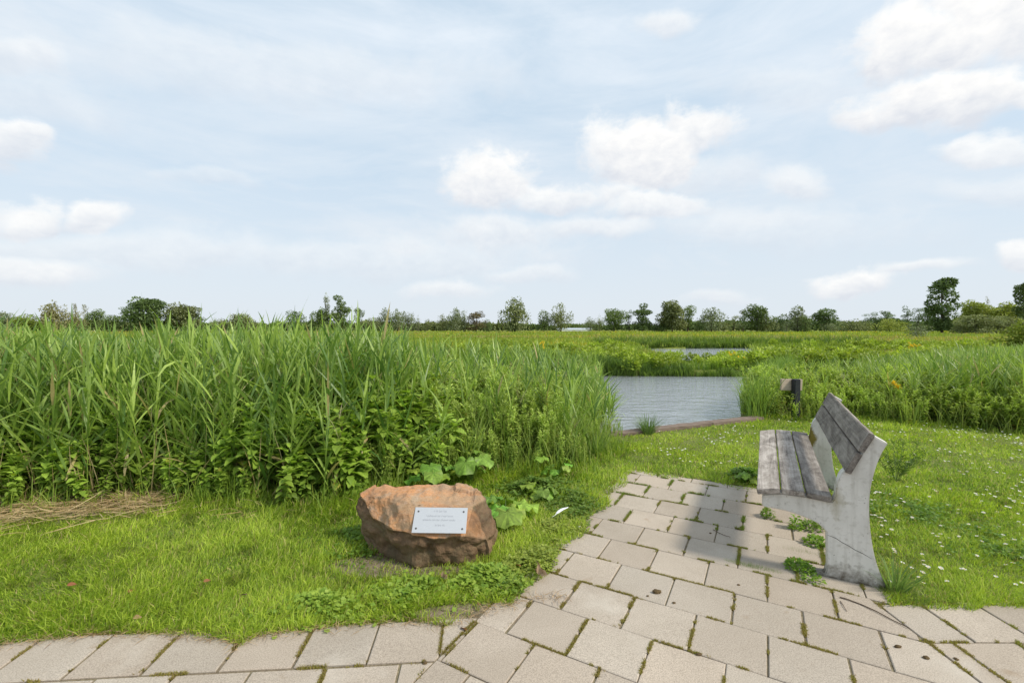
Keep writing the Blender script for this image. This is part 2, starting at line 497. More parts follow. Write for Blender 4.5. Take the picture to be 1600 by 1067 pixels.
a = me.attributes.new('turf', 'FLOAT', 'POINT'); a.data.foreach_set('value', turf.ravel().astype(np.float32))
far = np.clip((YY - 14) / 8, 0, 1) * (~water)
a = me.attributes.new('far', 'FLOAT', 'POINT'); a.data.foreach_set('value', far.ravel().astype(np.float32))
tag(link('ground', me, M_GROUND), kind='structure', label='flat grassy polder ground reaching to the tree line')

wg = Geo(); wg.add([(-60, 4.6, -.18), (60, 4.6, -.18), (60, 60, -.18), (-60, 60, -.18)], [(0, 1, 2, 3)], None, np.array([.1, .1, .1]))
tag(link('water', wg.mesh('water'), M_WATER), kind='structure', label='rippled grey pond water between the reed banks')

# ------------------------------------------------------------------ paving
def clip(poly, a, b, c):
    """keep a*x + b*y <= c"""
    outp = []
    for i in range(len(poly)):
        p, q = poly[i], poly[(i + 1) % len(poly)]
        dp, dq = a * p[0] + b * p[1] - c, a * q[0] + b * q[1] - c
        if dp <= 0: outp.append(p)
        if (dp < 0 < dq) or (dq < 0 < dp):
            t = dp / (dp - dq); outp.append((p[0] + t * (q[0] - p[0]), p[1] + t * (q[1] - p[1])))
    return outp

def area(p):
    return .5 * abs(sum(p[i][0] * p[(i + 1) % len(p)][1] - p[(i + 1) % len(p)][0] * p[i][1] for i in range(len(p))))

slab_v, slab_f, slab_c, JOINTS = [], [], [], []
def add_slab(poly, rnd):
    if len(poly) < 3 or area(poly) < .0012: return
    cx = sum(p[0] for p in poly) / len(poly); cy = sum(p[1] for p in poly) / len(poly)
    tx, ty, dz = rnd.uniform(-.005, .005), rnd.uniform(-.005, .005), rnd.uniform(-.0015, .0015)
    n = len(poly); b = len(slab_v)
    for ring, (s, z) in enumerate(((1.0, -.045), (1.0, -.003), (.978, 0.0))):
        for (x, y) in poly:
            if ring == 2:
                d = math.hypot(x - cx, y - cy) + 1e-6; k = max(.5, 1 - .005 / d)
                x, y = cx + (x - cx) * k, cy + (y - cy) * k
            slab_v.append((x, y, z + dz + tx * (x - cx) + ty * (y - cy)))
    if n > 2:
        v = rnd.uniform(.82, 1.08); wmt = rnd.uniform(-.012, .02)
        col = ((.43 + wmt * .7) * v, .372 * v, (.305 - wmt * .4) * v)
        slab_f.append([b + 2 * n + i for i in range(n)]); slab_c.append(col)
        for r in (0, 1):
            for i in range(n):
                j = (i + 1) % n
                slab_f.append([b + r * n + i, b + r * n + j, b + (r + 1) * n + j, b + (r + 1) * n + i]); slab_c.append(col)
    for i in range(n):
        JOINTS.append((poly[i], poly[(i + 1) % n]))

rnd = random.Random(5)
AU, AW = .2146 * H, .2047 * H
x00, y00 = .5582 * H, 1.8443 * H
for row in range(-8, 10):
    for k in range(-9, 9):
        off = .5 if row % 2 == 0 else 0.0          # running bond, row = between joint lines row and row+1
        u0, u1 = (k + off) * AU, (k + 1 + off) * AU
        ga, gb = rnd.uniform(.0015, .0075), rnd.uniform(.0012, .003)
        u0 += ga; u1 -= ga
        w0, w1 = row * AW + gb, (row + 1) * AW - gb
        jt = rnd.uniform(-.003, .003)
        q = [(x00 + u * UX - w * WX, y00 + u * UY - w * WY) for u, w in ((u0, w0 + jt), (u1, w0), (u1, w1), (u0, w1 + jt))]
        q = clip(q, -UX, -UY, 1.235)
        q = clip(q, UX, UY, .615 if (row <= -2) else .86) if q else q
        q = clip(q, WX, WY, 4.63) if q else q
        if row > -2: q = clip(q, 1, 0, 1.915) if q else q
        if q: add_slab(q, rnd)
        # keep the middle field from running under the camera too far
for row in range(-7, 1):
    for k in range(-22, 4):
        an = math.radians(4.0); c, s = math.cos(an), math.sin(an)
        off = 0.0 if row % 2 == 0 else .47
        l0, l1 = (k + off) * .31, (k + 1 + off) * .31
        m0, m1 = row * .288, (row + 1) * .288
        ga, gb = rnd.uniform(.003, .009), rnd.uniform(.003, .008)
        q = [(-.32 + l * c - m * s, 1.94 + l * s + m * c) for l, m in ((l0 + ga, m0 + gb), (l1 - ga, m0 + gb), (l1 - ga, m1 - gb), (l0 + ga, m1 - gb))]
        q = clip(q, UX, UY, -1.243)
        if q: add_slab(q, rnd)
for row in range(-7, 2):
    for k in range(0, 14):
        off = 0.0 if row % 2 == 0 else -.38
        l0, l1 = (k + off) * .292, (k + 1 + off) * .292
        m0, m1 = row * .29, (row + 1) * .29
        ga, gb = rnd.uniform(.002, .006), rnd.uniform(.003, .007)
        q = [(2.14 + l, 2.057 - .010 * l + m) for l, m in ((l0 - .292 + ga, m0 + gb), (l1 - .292 - ga, m0 + gb), (l1 - .292 - ga, m1 - gb), (l0 - .292 + ga, m1 - gb))]
        q = clip(q, -1, 0, -1.925)
        q = clip(q, 0, 1, 2.36) if q else q
        if q: add_slab(q, rnd)
me = bpy.data.meshes.new('pavement')
me.from_pydata(slab_v, [], slab_f); me.update()
ca = me.attributes.new('col', 'FLOAT_COLOR', 'FACE')
ca.data.foreach_set('color', np.array([(*c, 1) for c in slab_c], np.float32).ravel())
tag(link('pavement', me, M_SLAB), kind='structure', label='pinkish grey concrete slab paving with mossy joints')

# moss and short grass in the joints: one uncountable mass
jg = Geo()
pts = []; 
for (p, q) in JOINTS:
    L = math.hypot(q[0] - p[0], q[1] - p[1])
    if p[1] < 1.5 and q[1] < 1.5: continue
    n = int(L * 1500)
    t = R.rand(n)
    x = p[0] + (q[0] - p[0]) * t; y = p[1] + (q[1] - p[1]) * t
    pts.append(np.stack([x + R.normal(0, .0028, n), y + R.normal(0, .0028, n)], 1))
pts = np.concatenate(pts)
m1 = vnoise(pts[:, 0], pts[:, 1], 8.5, 1)
m2 = vnoise(pts[:, 0], pts[:, 1], 24, 2)
keep = (m1 * .5 + m2 * .5 > .575) & (pts[:, 1] < 4.9)
pts, m1, m2 = pts[keep], m1[keep], m2[keep]
# greener, longer tufts towards the bench and the far end
u_ = pts[:, 0] * UX + pts[:, 1] * UY; w_ = pts[:, 0] * WX + pts[:, 1] * WY
lush = np.clip((w_ - 2.7) / 1.2, 0, 1) * vnoise(pts[:, 0], pts[:, 1], 6, 9)
n = len(pts)
L = .004 + .008 * R.rand(n) + .026 * lush * R.rand(n)
c = mixcol((.36, .29, .09), (.19, .29, .04), np.clip(lush * 1.5 + R.rand(n) * .35, 0, 1))
c = np.where((R.rand(n) < .28)[:, None], np.array([[.34, .24, .13]]), c)
ribbons(jg, np.c_[pts, np.full(n, -.006)], R.rand(n) * 2 * PI, L + .006, R.rand(n) * .8, R.rand(n) * .9, .0025 + .002 * R.rand(n), [1, .8], R.rand(n) * PI, c)
tag(link('joint_moss', jg.mesh('joint_moss'), M_GRASS), 'yellow green moss and grass tufts in the paving joints', 'moss', kind='stuff')

# ------------------------------------------------------------------ lawn
def lawn_density_points(n, x0, x1, y0, y1, gamma=1.5):
    """random points, denser near the camera"""
    y = (R.rand(n) * (y1 ** (1 - gamma) - y0 ** (1 - gamma)) + y0 ** (1 - gamma)) ** (1 / (1 - gamma))
    x = (x0 + (x1 - x0) * R.rand(n)) * 1.0
    # widen with distance so that the cone of view is covered
    return x * y, y

x, y = lawn_density_points(620000, -1.35, 1.25, 1.85, 8.6, 1.35)
inA = pip(POLY_A, x, y); inB = pip(POLY_B, x, y)
dA_ = dist_poly(FRONT_A, x, y); dB_ = dist_poly(FRONT_B, x, y)
rx, ry = g(660, 885)
keep = ~in_paving(x, y) & ~pip(POND, x, y) & ~(inA & (dA_ > .5)) & ~(inB & (dB_ > .5))
keep &= ~((np.hypot((x - rx + .12) / .46, (y - ry - .02) / .14) < 1) & (R.rand(len(x)) > .2))
keep &= ~((dA_ < .24) & (x < -2.7) & (R.rand(len(x)) > .35))
keep &= ~((np.hypot((x + .15) / .35, (y - 2.27) / .09) < 1) & (R.rand(len(x)) > .08))
keep &= ~((y > 6.0) & (x > 1.0) & (x < 3.9) & (y > 6.13 + (x - 1.47) * .44 - .13))
x, y, dA_, dB_ = x[keep], y[keep], dA_[keep], dB_[keep]
n = len(x)
cl = vnoise(x, y, 5.0, 4); cl2 = vnoise(x, y, 1.3, 6); cl3 = vnoise(x, y, 13, 8)
leftl = (x < .9)
Lg = (.018 + .048 * R.rand(n) ** 1.6) * (.55 + .95 * cl) * np.where(leftl, 1.15, .85)
edge = np.minimum(dA_, dB_)
Lg *= 1 + 1.8 * np.exp(-(edge / .22) ** 2) * R.rand(n)
scw = np.clip(y / 3.0, .8, 3)
tone = np.clip(.45 * cl + .3 * cl2 + .95 * (R.rand(n) - .35), 0, 1)
cg = mixcol((.15, .265, .022), (.53, .64, .08), tone)
cg = np.where((R.rand(n) < .08)[:, None], np.array([[.50, .42, .18]]), cg)
dkn = (cl3 > .72) & (cl < .5)
cg = np.where(dkn[:, None], cg * .65, cg)
gl = Geo()
lean = 1.2 * (vnoise(x, y, 2.2, 12) - .5) * 3
ribbons(gl, np.c_[x, y, np.full(n, -.006)], lean + R.normal(0, 1.3, n), Lg, .1 + .75 * R.rand(n), .3 + 1.1 * R.rand(n), (.0032 + .0028 * R.rand(n)) * scw, [1, .75], R.normal(0, .5, n), cg)
tag(link('lawn_grass', gl.mesh('lawn_grass'), M_GRASS), 'short bright green lawn grass around the paving', 'grass', kind='stuff')

# ------------------------------------------------------------------ low leafy weeds in the lawn (clover, cranesbill, chickweed)
def weed_patch(geo, cx, cy, rx_, ry_, n, size, hgt, c1, c2, tmpl=T_FAN, tris=True):
    a = R.rand(n) * 2 * PI; r = np.abs(R.normal(0, .55, n)).clip(0, 1.5)
    x = cx + rx_ * r * np.cos(a); y = cy + ry_ * r * np.sin(a)
    k = ~in_paving(x, y, -.03) & ~((np.hypot((x + .43) / .42, (y - 2.98) / .27) < 1))
    k &= vnoise(x, y, 9, 21) + R.rand(n) * .5 > .62
    r = r.clip(0, 1)
    x, y, r = x[k], y[k], r[k]; n = len(x)
    z = .006 + (hgt * .62 * R.rand(n) ** .8) * (1.1 - .9 * r ** 2) * (.35 + 1.1 * vnoise(x, y, 9, 5))
    place(geo, tmpl, np.c_[x, y, z], R.rand(n) * 2 * PI, R.normal(.1, .35, n), size * (.6 + .7 * R.rand(n)), mixcol(c1, c2, R.rand(n)), R.normal(0, .3, n), tris=tris)

wgm = Geo()
LIME, MIDG, DKG = (.38, .50, .07), (.21, .35, .045), (.12, .22, .03)
for (px, py, rx_, ry_, n, s, h, ca_, cb_) in [
    (690, 915, .34, .10, 1500, .026, .085, MIDG, LIME), (760, 905, .22, .14, 1300, .026, .08, MIDG, LIME), (610, 930, .2, .10, 700, .026, .06, MIDG, LIME),
    (520, 950, .42, .14, 1900, .024, .07, MIDG, LIME), (440, 965, .25, .10, 700, .024, .05, MIDG, LIME), (800, 915, .16, .16, 900, .022, .07, DKG, LIME),
    (830, 880, .26, .30, 4200, .017, .07, (.22, .30, .04), (.40, .46, .08)), (870, 830, .30, .35, 4200, .018, .07, (.22, .30, .04), (.40, .45, .08)),
    (900, 790, .28, .4, 3200, .020, .08, DKG, (.2, .28, .04)), (550, 850, .3, .28, 1500, .022, .07, DKG, MIDG),
    (840, 765, .5, .35, 2600, .028, .12, DKG, (.19, .28, .04)), (1330, 790, .25, .3, 900, .022, .07, DKG, MIDG), (1430, 800, .5, .5, 1800, .02, .05, DKG, MIDG),
    (1560, 860, .5, .4, 1500, .018, .04, DKG, MIDG), (1165, 745, .16, .2, 700, .03, .12, DKG, MIDG), (1290, 700, .3, .4, 900, .025, .08, DKG, MIDG)]:
    cx_, cy_ = g(px, py)
    weed_patch(wgm, cx_, cy_, rx_, ry_, n, s, h, ca_, cb_)
tag(link('low_weeds', wgm.mesh('low_weeds'), M_FOL), 'low lobed leafy weeds and creeping ground cover around the boulder', 'ground cover', kind='stuff')

# leafy tufts growing in the paving under the bench: each a small thing
def copy_tree(o, parent=None):
    c = o.copy(); COL.objects.link(c)
    if parent is not None: c.parent = parent
    for ch in list(o.children):
        copy_tree(ch, c)
    return c

def grass_tuft_mesh(name, n, hgt, rad, wid, c1, c2, spread=.5, seedv=0, curl=.8):
    rs = np.random.RandomState(100 + seedv); gq = Geo()
    a = rs.rand(n) * 2 * PI; r = rad * np.sqrt(rs.rand(n))
    az = a + rs.normal(0, .5, n)
    ribbons(gq, np.c_[r * np.cos(a), r * np.sin(a), np.full(n, -.01)], az, hgt * (.5 + .5 * rs.rand(n)), spread * rs.rand(n), curl * rs.rand(n), wid * (.7 + .6 * rs.rand(n)), [.9, 1, .7], rs.normal(0, .4, n), mixcol(c1, c2, rs.rand(n)))
    return gq.mesh(name)

def weed_mesh(name, n, hgt, rad, size, c1, c2, seedv=0):
    rs = np.random.RandomState(300 + seedv); gq = Geo()
    a = rs.rand(n) * 2 * PI; r = rad * np.sqrt(rs.rand(n)); z = hgt * rs.rand(n) * (1.1 - (r / rad) ** 2 * .7)
    place(gq, T_LEAF, np.c_[r * np.cos(a), r * np.sin(a), z], a + rs.normal(0, .6, n), rs.normal(.35, .4, n), size * (.6 + .7 * rs.rand(n)), mixcol(c1, c2, rs.rand(n)), rs.normal(0, .3, n))
    ribbons(gq, np.c_[r[::4] * np.cos(a[::4]) * .4, r[::4] * np.sin(a[::4]) * .4, np.full(len(r[::4]), -.005)], a[::4], z[::4] + .02, .3 * np.ones(len(r[::4])), .2 * np.ones(len(r[::4])), .002 * np.ones(len(r[::4])), [1, .8], np.zeros(len(r[::4])), mixcol(c1, c2, rs.rand(len(r[::4]))))
    return gq.mesh(name)

for i, (px, py, hh, rr, nn, sz, lab) in enumerate([
    (1200, 808, .075, .045, 130, .020, 'small green weed in the paving just below the bench seat front'),
    (1243, 826, .11, .035, 120, .022, 'upright lime green weed in the paving under the bench seat'),
    (1270, 826, .05, .075, 170, .022, 'flat spreading green weed in the paving beside the upright lime weed'),
    (1275, 850, .05, .07, 150, .025, 'leafy green weed in the joint touching the bench upright'),
    (1248, 888, .045, .07, 260, .022, 'dense green weed patch at the front foot of the bench upright'),
    (1270, 905, .02, .06, 90, .018, 'thin green weed strip in the joint before the bench foot')]):
    gx, gy = g(px, py)
    o = link('paving_weed', weed_mesh('paving_weed', nn, hh, rr, sz, (.13, .25, .03), (.25, .38, .04), i), M_FOL)
    o.location = (gx, gy, 0); tag(o, lab, 'weed', 'weeds growing in the paving under the bench')
for i, (px, py, rr, nn, lab) in enumerate([
    (1175, 885, .16, 900, 'long strip of dark green grass along the paving joint before the bench'),
    (1255, 862, .12, 260, 'dull green grass strip in the paving joint under the bench')]):
    gx, gy = g(px, py)
    me = grass_tuft_mesh('joint_grass', nn, .045, 1.0, .003, (.10, .2, .03), (.2, .3, .04), .9, 40 + i)
    o = link('joint_grass', me, M_GRASS); o.location = (gx, gy, 0)
    for v in me.vertices:      # squeeze the round tuft into a strip that follows the joint
        pass
    co = np.empty(len(me.vertices) * 3, np.float32); me.vertices.foreach_get('co', co); co = co.reshape(-1, 3)
    co[:, 0] *= rr; co[:, 1] *= .022; me.vertices.foreach_set('co', co.ravel()); me.update()
    o.rotation_euler = (0, 0, -TH); tag(o, lab, 'grass tuft')

# ------------------------------------------------------------------ bench
bench = empty('park_bench', (*uw(.25, 4.1), 0))
tag(bench, 'weathered wooden slat bench on two pale concrete uprights beside the paving', 'bench')
# local frame of every bench part: x = u, y = w, z up; each part sits at the origin of that frame
def bench_obj(name, me, mats):
    o = link(name, me, mats)
    o.parent = bench
    o.location = (-bench.location.x, -bench.location.y, 0)
    o.rotation_euler = (0, 0, -TH)
    return o

def smooth_closed(pts, sub=6, sharp=()):
    """Catmull-Rom through open chain pieces split at sharp indices"""
    n = len(pts); out = []
    for i in range(n):
        p1, p2 = pts[i], pts[(i + 1) % n]
        p0 = pts[i - 1] if i not in sharp else p1
        j = (i + 1) % n
        p3 = pts[(i + 2) % n] if j not in sharp else p2
        if i in sharp and j in sharp:
            out.append(p1); continue
        for s in range(sub):
            t = s / sub
            out.append(tuple(.5 * ((2 * p1[k]) + (-p0[k] + p2[k]) * t + (2 * p0[k] - 5 * p1[k] + 4 * p2[k] - p3[k]) * t * t + (-p0[k] + 3 * p1[k] - 3 * p2[k] + p3[k]) * t ** 3) for k in (0, 1)))
    return out

PROF = [(.595, .812), (.566, .745), (.541, .65), (.525, .55), (.521, .45), (.527, .33), (.545, .20), (.574, .09), (.622, -.03),
        (.27, -.03), (.278, .006), (.322, .012), (.332, .05), (.326, .262), (.276, .306), (.185, .335), (.102, .347), (.012, .348), (-.005, .362), (-.004, .424),
        (.092, .449), (.218, .452), (.347, .443), (.362, .475), (.367, .53), (.384, .60), (.404, .633), (.430, .6255), (.4845, .748), (.5335, .848)]
SHARP = {0, 8, 9, 11, 12, 13, 17, 19, 20, 21, 22, 26, 27, 28, 29}
SHARP = set(SHARP) | {10}
outline = smooth_closed(PROF, 6, SHARP)

def support_mesh(w0, w1, name):
    bm = bmesh.new()
    a = [bm.verts.new((p[0], w0, p[1])) for p in outline]
    f = bm.faces.new(a)
    r = bmesh.ops.extrude_face_region(bm, geom=[f])
    vs = [e for e in r['geom'] if isinstance(e, bmesh.types.BMVert)]
    bmesh.ops.translate(bm, verts=vs, vec=(0, w1 - w0, 0))
    bmesh.ops.recalc_face_normals(bm, faces=bm.faces)
    es = [e for e in bm.edges if e.calc_face_angle(0) > .9 and abs(e.verts[0].co.y - e.verts[1].co.y) < 1e-5]
    bmesh.ops.bevel(bm, geom=es, offset=.006, segments=2, affect='EDGES')
    bmesh.ops.triangulate(bm, faces=[f for f in bm.faces if len(f.verts) > 4])
    me = bpy.data.meshes.new(name); bm.to_mesh(me); bm.free()
    return me

s1 = bench_obj('upright', support_mesh(3.175, 3.255, 'upright'), M_CONC); s1['label'] = 'near concrete upright with a hairline crack'
s2 = bench_obj('upright', support_mesh(4.88, 4.96, 'upright'), M_CONC); s2['label'] = 'far concrete upright with moss'; s1['moss'] = .7; s2['moss'] = 2.2
# crack across the near upright: a thin dark ribbon on its face
cp = [(.3285, .247), (.37, .237), (.40, .219), (.43, .207), (.46, .190), (.495, .178), (.538, .157)]
cv = []; cf = []
for i, (u, h) in enumerate(cp):
    wd = .0016 if 0 < i < len(cp) - 1 else .0007
    cv += [(u, 3.1742, h - wd), (u, 3.1742, h + wd)]
for i in range(len(cp) - 1): cf.append((2 * i, 2 * i + 2, 2 * i + 3, 2 * i + 1))
me = bpy.data.meshes.new('crack'); me.from_pydata(cv, [], cf); me.update()
cr = link('crack', me, M_CRACK, s1)

def slat(name, c0, c1, thick, w0, w1, tone, seedv, flip=1):
    """a board whose top edge runs c0 -> c1 in the profile plane"""
    rs = random.Random(seedv)
    dx, dz = c1[0] - c0[0], c1[1] - c0[1]; L = math.hypot(dx, dz)
    nx_, nz_ = dz / L * flip, -dx / L * flip
    bm = bmesh.new()
    ring = []
    N = 14
    for i in range(N + 1):
        w = w0 + (w1 - w0) * i / N
        j0, j1 = rs.uniform(-.0012, .0012), rs.uniform(-.0012, .0012)
        P_ = [(c0[0], c0[1]), (c1[0], c1[1]), (c1[0] + nx_ * thick, c1[1] + nz_ * thick), (c0[0] + nx_ * thick, c0[1] + nz_ * thick)]
        bow = .003 * math.sin(PI * i / N)
        ring.append([bm.verts.new((p[0] + j0, w, p[1] + j1 - bow)) for p in P_])
    for i in range(N):
        for k in range(4):
            bm.faces.new((ring[i][k], ring[i][(k + 1) % 4], ring[i + 1][(k + 1) % 4], ring[i + 1][k]))
    bm.faces.new(ring[0][::-1]); bm.faces.new(ring[N])
    bmesh.ops.recalc_face_normals(bm, faces=bm.faces)
    es = [e for e in bm.edges if e.calc_face_angle(0) > 1.0]
    bmesh.ops.bevel(bm, geom=es, offset=.0035, segments=2, affect='EDGES')
    me = bpy.data.meshes.new(name); bm.to_mesh(me); bm.free()
    o = bench_obj(name, me, M_SLAT); o['tone'] = tone
    return o
slat('seat_slat', (-.035, .456), (.086, .4825), .030, 3.150, 4.985, 1.62, 1, 1)
slat('seat_slat', (.097, .484), (.214, .486), .031, 3.150, 4.985, 1.42, 2, 1)
slat('seat_slat', (.225, .484), (.347, .477), .031, 3.150, 4.985, .92, 3, 1)
slat('back_slat', (.4035, .634), (.4555, .752), .030, 3.152, 4.99, .92, 4, 1)
slat('back_slat', (.4595, .761), (.5085, .868), .030, 3.152, 4.99, 1.0, 5, 1)

# ------------------------------------------------------------------ boulder
def build_boulder():
    def pt(px, py, Z): # world point on the pixel's ray at forward distance Z
        d = ray(px, py); t = Z / d[1]; return Vector((d[0] * t, Z, H + d[2] * t))
    top_front = [pt(558, 792, 3.02), pt(585, 812, 2.86), pt(612, 827, 2.76), pt(642, 836, 2.69), pt(680, 842, 2.68), pt(725, 838, 2.70), pt(765, 844, 2.78)]
    top_back = [pt(776, 826, 2.90), pt(771, 806, 2.94), pt(758, 781, 2.99), pt(745, 765, 3.05), pt(728, 759, 3.10), pt(675, 757.5, 3.12), pt(640, 759, 3.12), pt(607, 757, 3.10), pt(581, 760, 3.08), pt(562, 772, 3.04), pt(638, 787, 2.81), pt(740, 789, 2.82), pt(650, 789, 2.805), pt(728, 790, 2.81)]
    bot = [pt(561, 806, 3.03), pt(568, 836, 2.97), pt(580, 868, 2.88), pt(602, 880, 2.80), pt(642, 893, 2.71), pt(680, 887, 2.74), pt(712, 889, 2.73), pt(766, 880, 2.79), pt(779, 850, 2.93)]
    low = [Vector((-.12, 3.2, -.03)), Vector((-.35, 3.32, -.03)), Vector((-.75, 3.3, -.03)), Vector((-.98, 3.12, -.03)), Vector((-.78, 2.9, -.04)), Vector((-.55, 2.73, -.04)), Vector((-.14, 2.80, -.04))]
    bm = bmesh.new()
    for p in top_front + top_back + bot + low: bm.verts.new(p)
    r = bmesh.ops.convex_hull(bm, input=bm.verts)
    junk = [e for e in r['geom_interior'] if isinstance(e, bmesh.types.BMVert)]
    if junk: bmesh.ops.delete(bm, geom=junk, context='VERTS')
    bmesh.ops.triangulate(bm, faces=bm.faces)
    for _ in range(5):
        long_e = [e for e in bm.edges if e.calc_length() > .016]
        if not long_e: break
        bmesh.ops.subdivide_edges(bm, edges=long_e, cuts=1)
        bmesh.ops.triangulate(bm, faces=[f for f in bm.faces if len(f.verts) > 3])
    bm.normal_update()
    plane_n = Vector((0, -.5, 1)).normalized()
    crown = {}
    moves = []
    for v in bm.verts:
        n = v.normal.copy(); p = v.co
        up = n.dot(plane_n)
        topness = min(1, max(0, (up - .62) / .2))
        k = mnoise.fractal(p * 4.2, 1.0, 2.0, 4) * .026
        vor = mnoise.voronoi(p * 6.5 + Vector((3, 1, 7)))[0]
        facet = (vor[1] - vor[0])
        k += -.014 * (1 - min(1, facet * 3)) * (1 - topness)
        lay = math.sin(p.z * 55 + 6 * mnoise.noise(p * 3)) * .004 * (1 - topness)
        k += lay + mnoise.fractal(p * 17, 1.0, 2.0, 3) * .010
        # step ledges on the crown
        st = mnoise.noise(Vector((p.x * 3.3 + 4, p.y * 4.5, 1.5)))
        k += (.014 if st > .12 else -.004) * topness
        # the plate lies on a flat spot
        q = max(0, 1 - (math.hypot((p.x + .43) / .26, (p.y - 2.75) / .15)) ** 4) * topness
        k = k * (1 - q) - .004 * q
        # undercut of the front below the ridge
        if p.y < 3.0 and n.y < -.4 and p.z < .15: k -= .02 * min(1, (.15 - p.z) / .1)
        moves.append((v, n * k))
        crown[v] = topness
    for v, m in moves: v.co += m
    cl = [crown[v] for v in bm.verts]
    me = bpy.data.meshes.new('boulder'); bm.to_mesh(me); bm.free()
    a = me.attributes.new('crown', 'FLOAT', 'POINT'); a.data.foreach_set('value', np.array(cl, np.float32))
    base = Vector((-.45, 2.98, 0))
    co = np.empty(len(me.vertices) * 3, np.float32); me.vertices.foreach_get('co', co); co = co.reshape(-1, 3) - np.array(base, np.float32)
    me.vertices.foreach_set('co', co.ravel()); me.update()
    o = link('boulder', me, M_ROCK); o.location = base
    tag(o, 'rough reddish brown boulder on the grass carrying a steel plaque', 'boulder')
    return o, pt
boulder, ptz = build_boulder()
dg = bpy.context.evaluated_depsgraph_get()

def build_plaque():
    # corner rays of the plate, met with the sloping crown plane
    p0 = Vector((0, 2.69, .238)); n = Vector((0.0, -1.0, 1)).normalized()
    def hit(px, py):
        d = Vector(ray(px, py)); o = Vector((0, 0, H)); t = (p0 - o).dot(n) / d.dot(n); return o + d * t
    bl, br, tr, tl = hit(643, 832), hit(728, 832.5), hit(730.5, 793), hit(649, 791.5)
    c = (bl + br + tr + tl) / 4
    X = ((br - bl) + (tr - tl)).normalized(); Y = n.cross(X).normalized()
    wd = ((br - bl).length + (tr - tl).length) / 2; ht = ((tl - bl).dot(Y) + (tr - br).dot(Y)) / 2
    # raise it clear of the rock
    return c, X, Y, n, wd, ht
pc, pX, pY, pN, pw, ph = build_plaque()
from mathutils import Matrix
from mathutils.bvhtree import BVHTree
bv = BVHTree.FromPolygons([boulder.matrix_world @ v.co + (boulder.location - boulder.matrix_world.translation) for v in boulder.data.vertices], [p.vertices[:] for p in boulder.data.polygons])
gap = -1
for i in range(9):
    for j in range(7):
        s = pc + pX * (pw * (i / 8 - .5)) + pY * (ph * (j / 6 - .5)) + pN * .2
        h = bv.ray_cast(s, -pN, .5)
        if h[0] is not None: gap = max(gap, .2 - h[3])
lift = gap + .0008 if gap > -1 else .002
ROTM = Matrix((pX, pY, pN)).transposed()
def on_plate(name, bm_or_me, mats, parent, dx=0, dy=0, dz=0):
    o = link(name, bm_or_me, mats, parent); return o
bm = bmesh.new(); bmesh.ops.create_cube(bm, size=1)
bmesh.ops.scale(bm, vec=(pw, ph, .003), verts=bm.verts)
bmesh.ops.bevel(bm, geom=list(bm.edges), offset=.0008, segments=2, affect='EDGES')
me = bpy.data.meshes.new('plaque'); bm.to_mesh(me); bm.free()
plaque = link('plaque', me, M_STEEL, boulder)
plaque.matrix_basis = Matrix.Translation(pc + pN * (lift + .0015) - boulder.location) @ ROTM.to_4x4()
plaque['label'] = 'brushed steel plaque with engraved lines and four screws'
for (sx, sy) in ((-1, 1), (1, 1), (-1, -1), (1, -1)):
    bm = bmesh.new(); bmesh.ops.create_uvsphere(bm, u_segments=14, v_segments=8, radius=.0062)
    bmesh.ops.scale(bm, vec=(1, 1, .45), verts=bm.verts)
    me = bpy.data.meshes.new('screw'); bm.to_mesh(me); bm.free()
    o = link('screw', me, M_SCREW, plaque); o.location = (sx * (pw / 2 - .023), sy * (ph / 2 - .026), .0022)
# engraved lettering: too small to read in the photograph, so word-shaped runs of fine strokes
ev, ef = [], []
rl = random.Random(3)
def stroke(x0, y0, x1, y1, w=.0011):
    dx, dy = x1 - x0, y1 - y0; L = math.hypot(dx, dy) + 1e-9; nx_, ny_ = -dy / L * w / 2, dx / L * w / 2
    b = len(ev); z = .0017
    ev.extend([(x0 - nx_, y0 - ny_, z), (x1 - nx_, y1 - ny_, z), (x1 + nx_, y1 + ny_, z), (x0 + nx_, y0 + ny_, z)]); ef.append((b, b + 1, b + 2, b + 3))
def word(x, y, n, s, big=False):
    for i in range(n):
        h = s * (1.5 if (i == 0 and big) or rl.random() < .2 else 1)
        k = rl.choice('nouile')
        w = s * .55
        if k in 'nu': stroke(x, y, x, y + h); stroke(x + w, y, x + w, y + s); stroke(x, y + (s if k == 'n' else 0), x + w, y + (s if k == 'n' else 0))
        elif k == 'o' or k == 'e':
            stroke(x, y, x, y + s); stroke(x, y, x + w, y); stroke(x, y + s, x + w, y + s)
            stroke(x + (w if k == 'o' else 0), y + (0 if k == 'o' else s * .5), x + w, y + s * (.9 if k == 'o' else .5))
        else: stroke(x, y, x, y + h); w = s * .15
        x += w + s * .3
    return x + s * .55
for (y, x, s, ws) in [(.315, -.135, .0085, [2, 3, 4, 4]), (.125, -.27, .0075, [1, 11, 3, 1, 6, 7]), (-.03, -.33, .0075, [10, 4, 3, 1, 9, 8]), (-.23, -.085, .0075, [2, 4, 3])]:
    xx = x * pw
    for n in ws: xx = word(xx, y * ph, n, s, n in (1, 4, 6, 7, 9))
me = bpy.data.meshes.new('engraved_lettering'); me.from_pydata(ev, [], ef); me.update()
link('engraved_lettering', me, M_ENGRAVE, plaque)

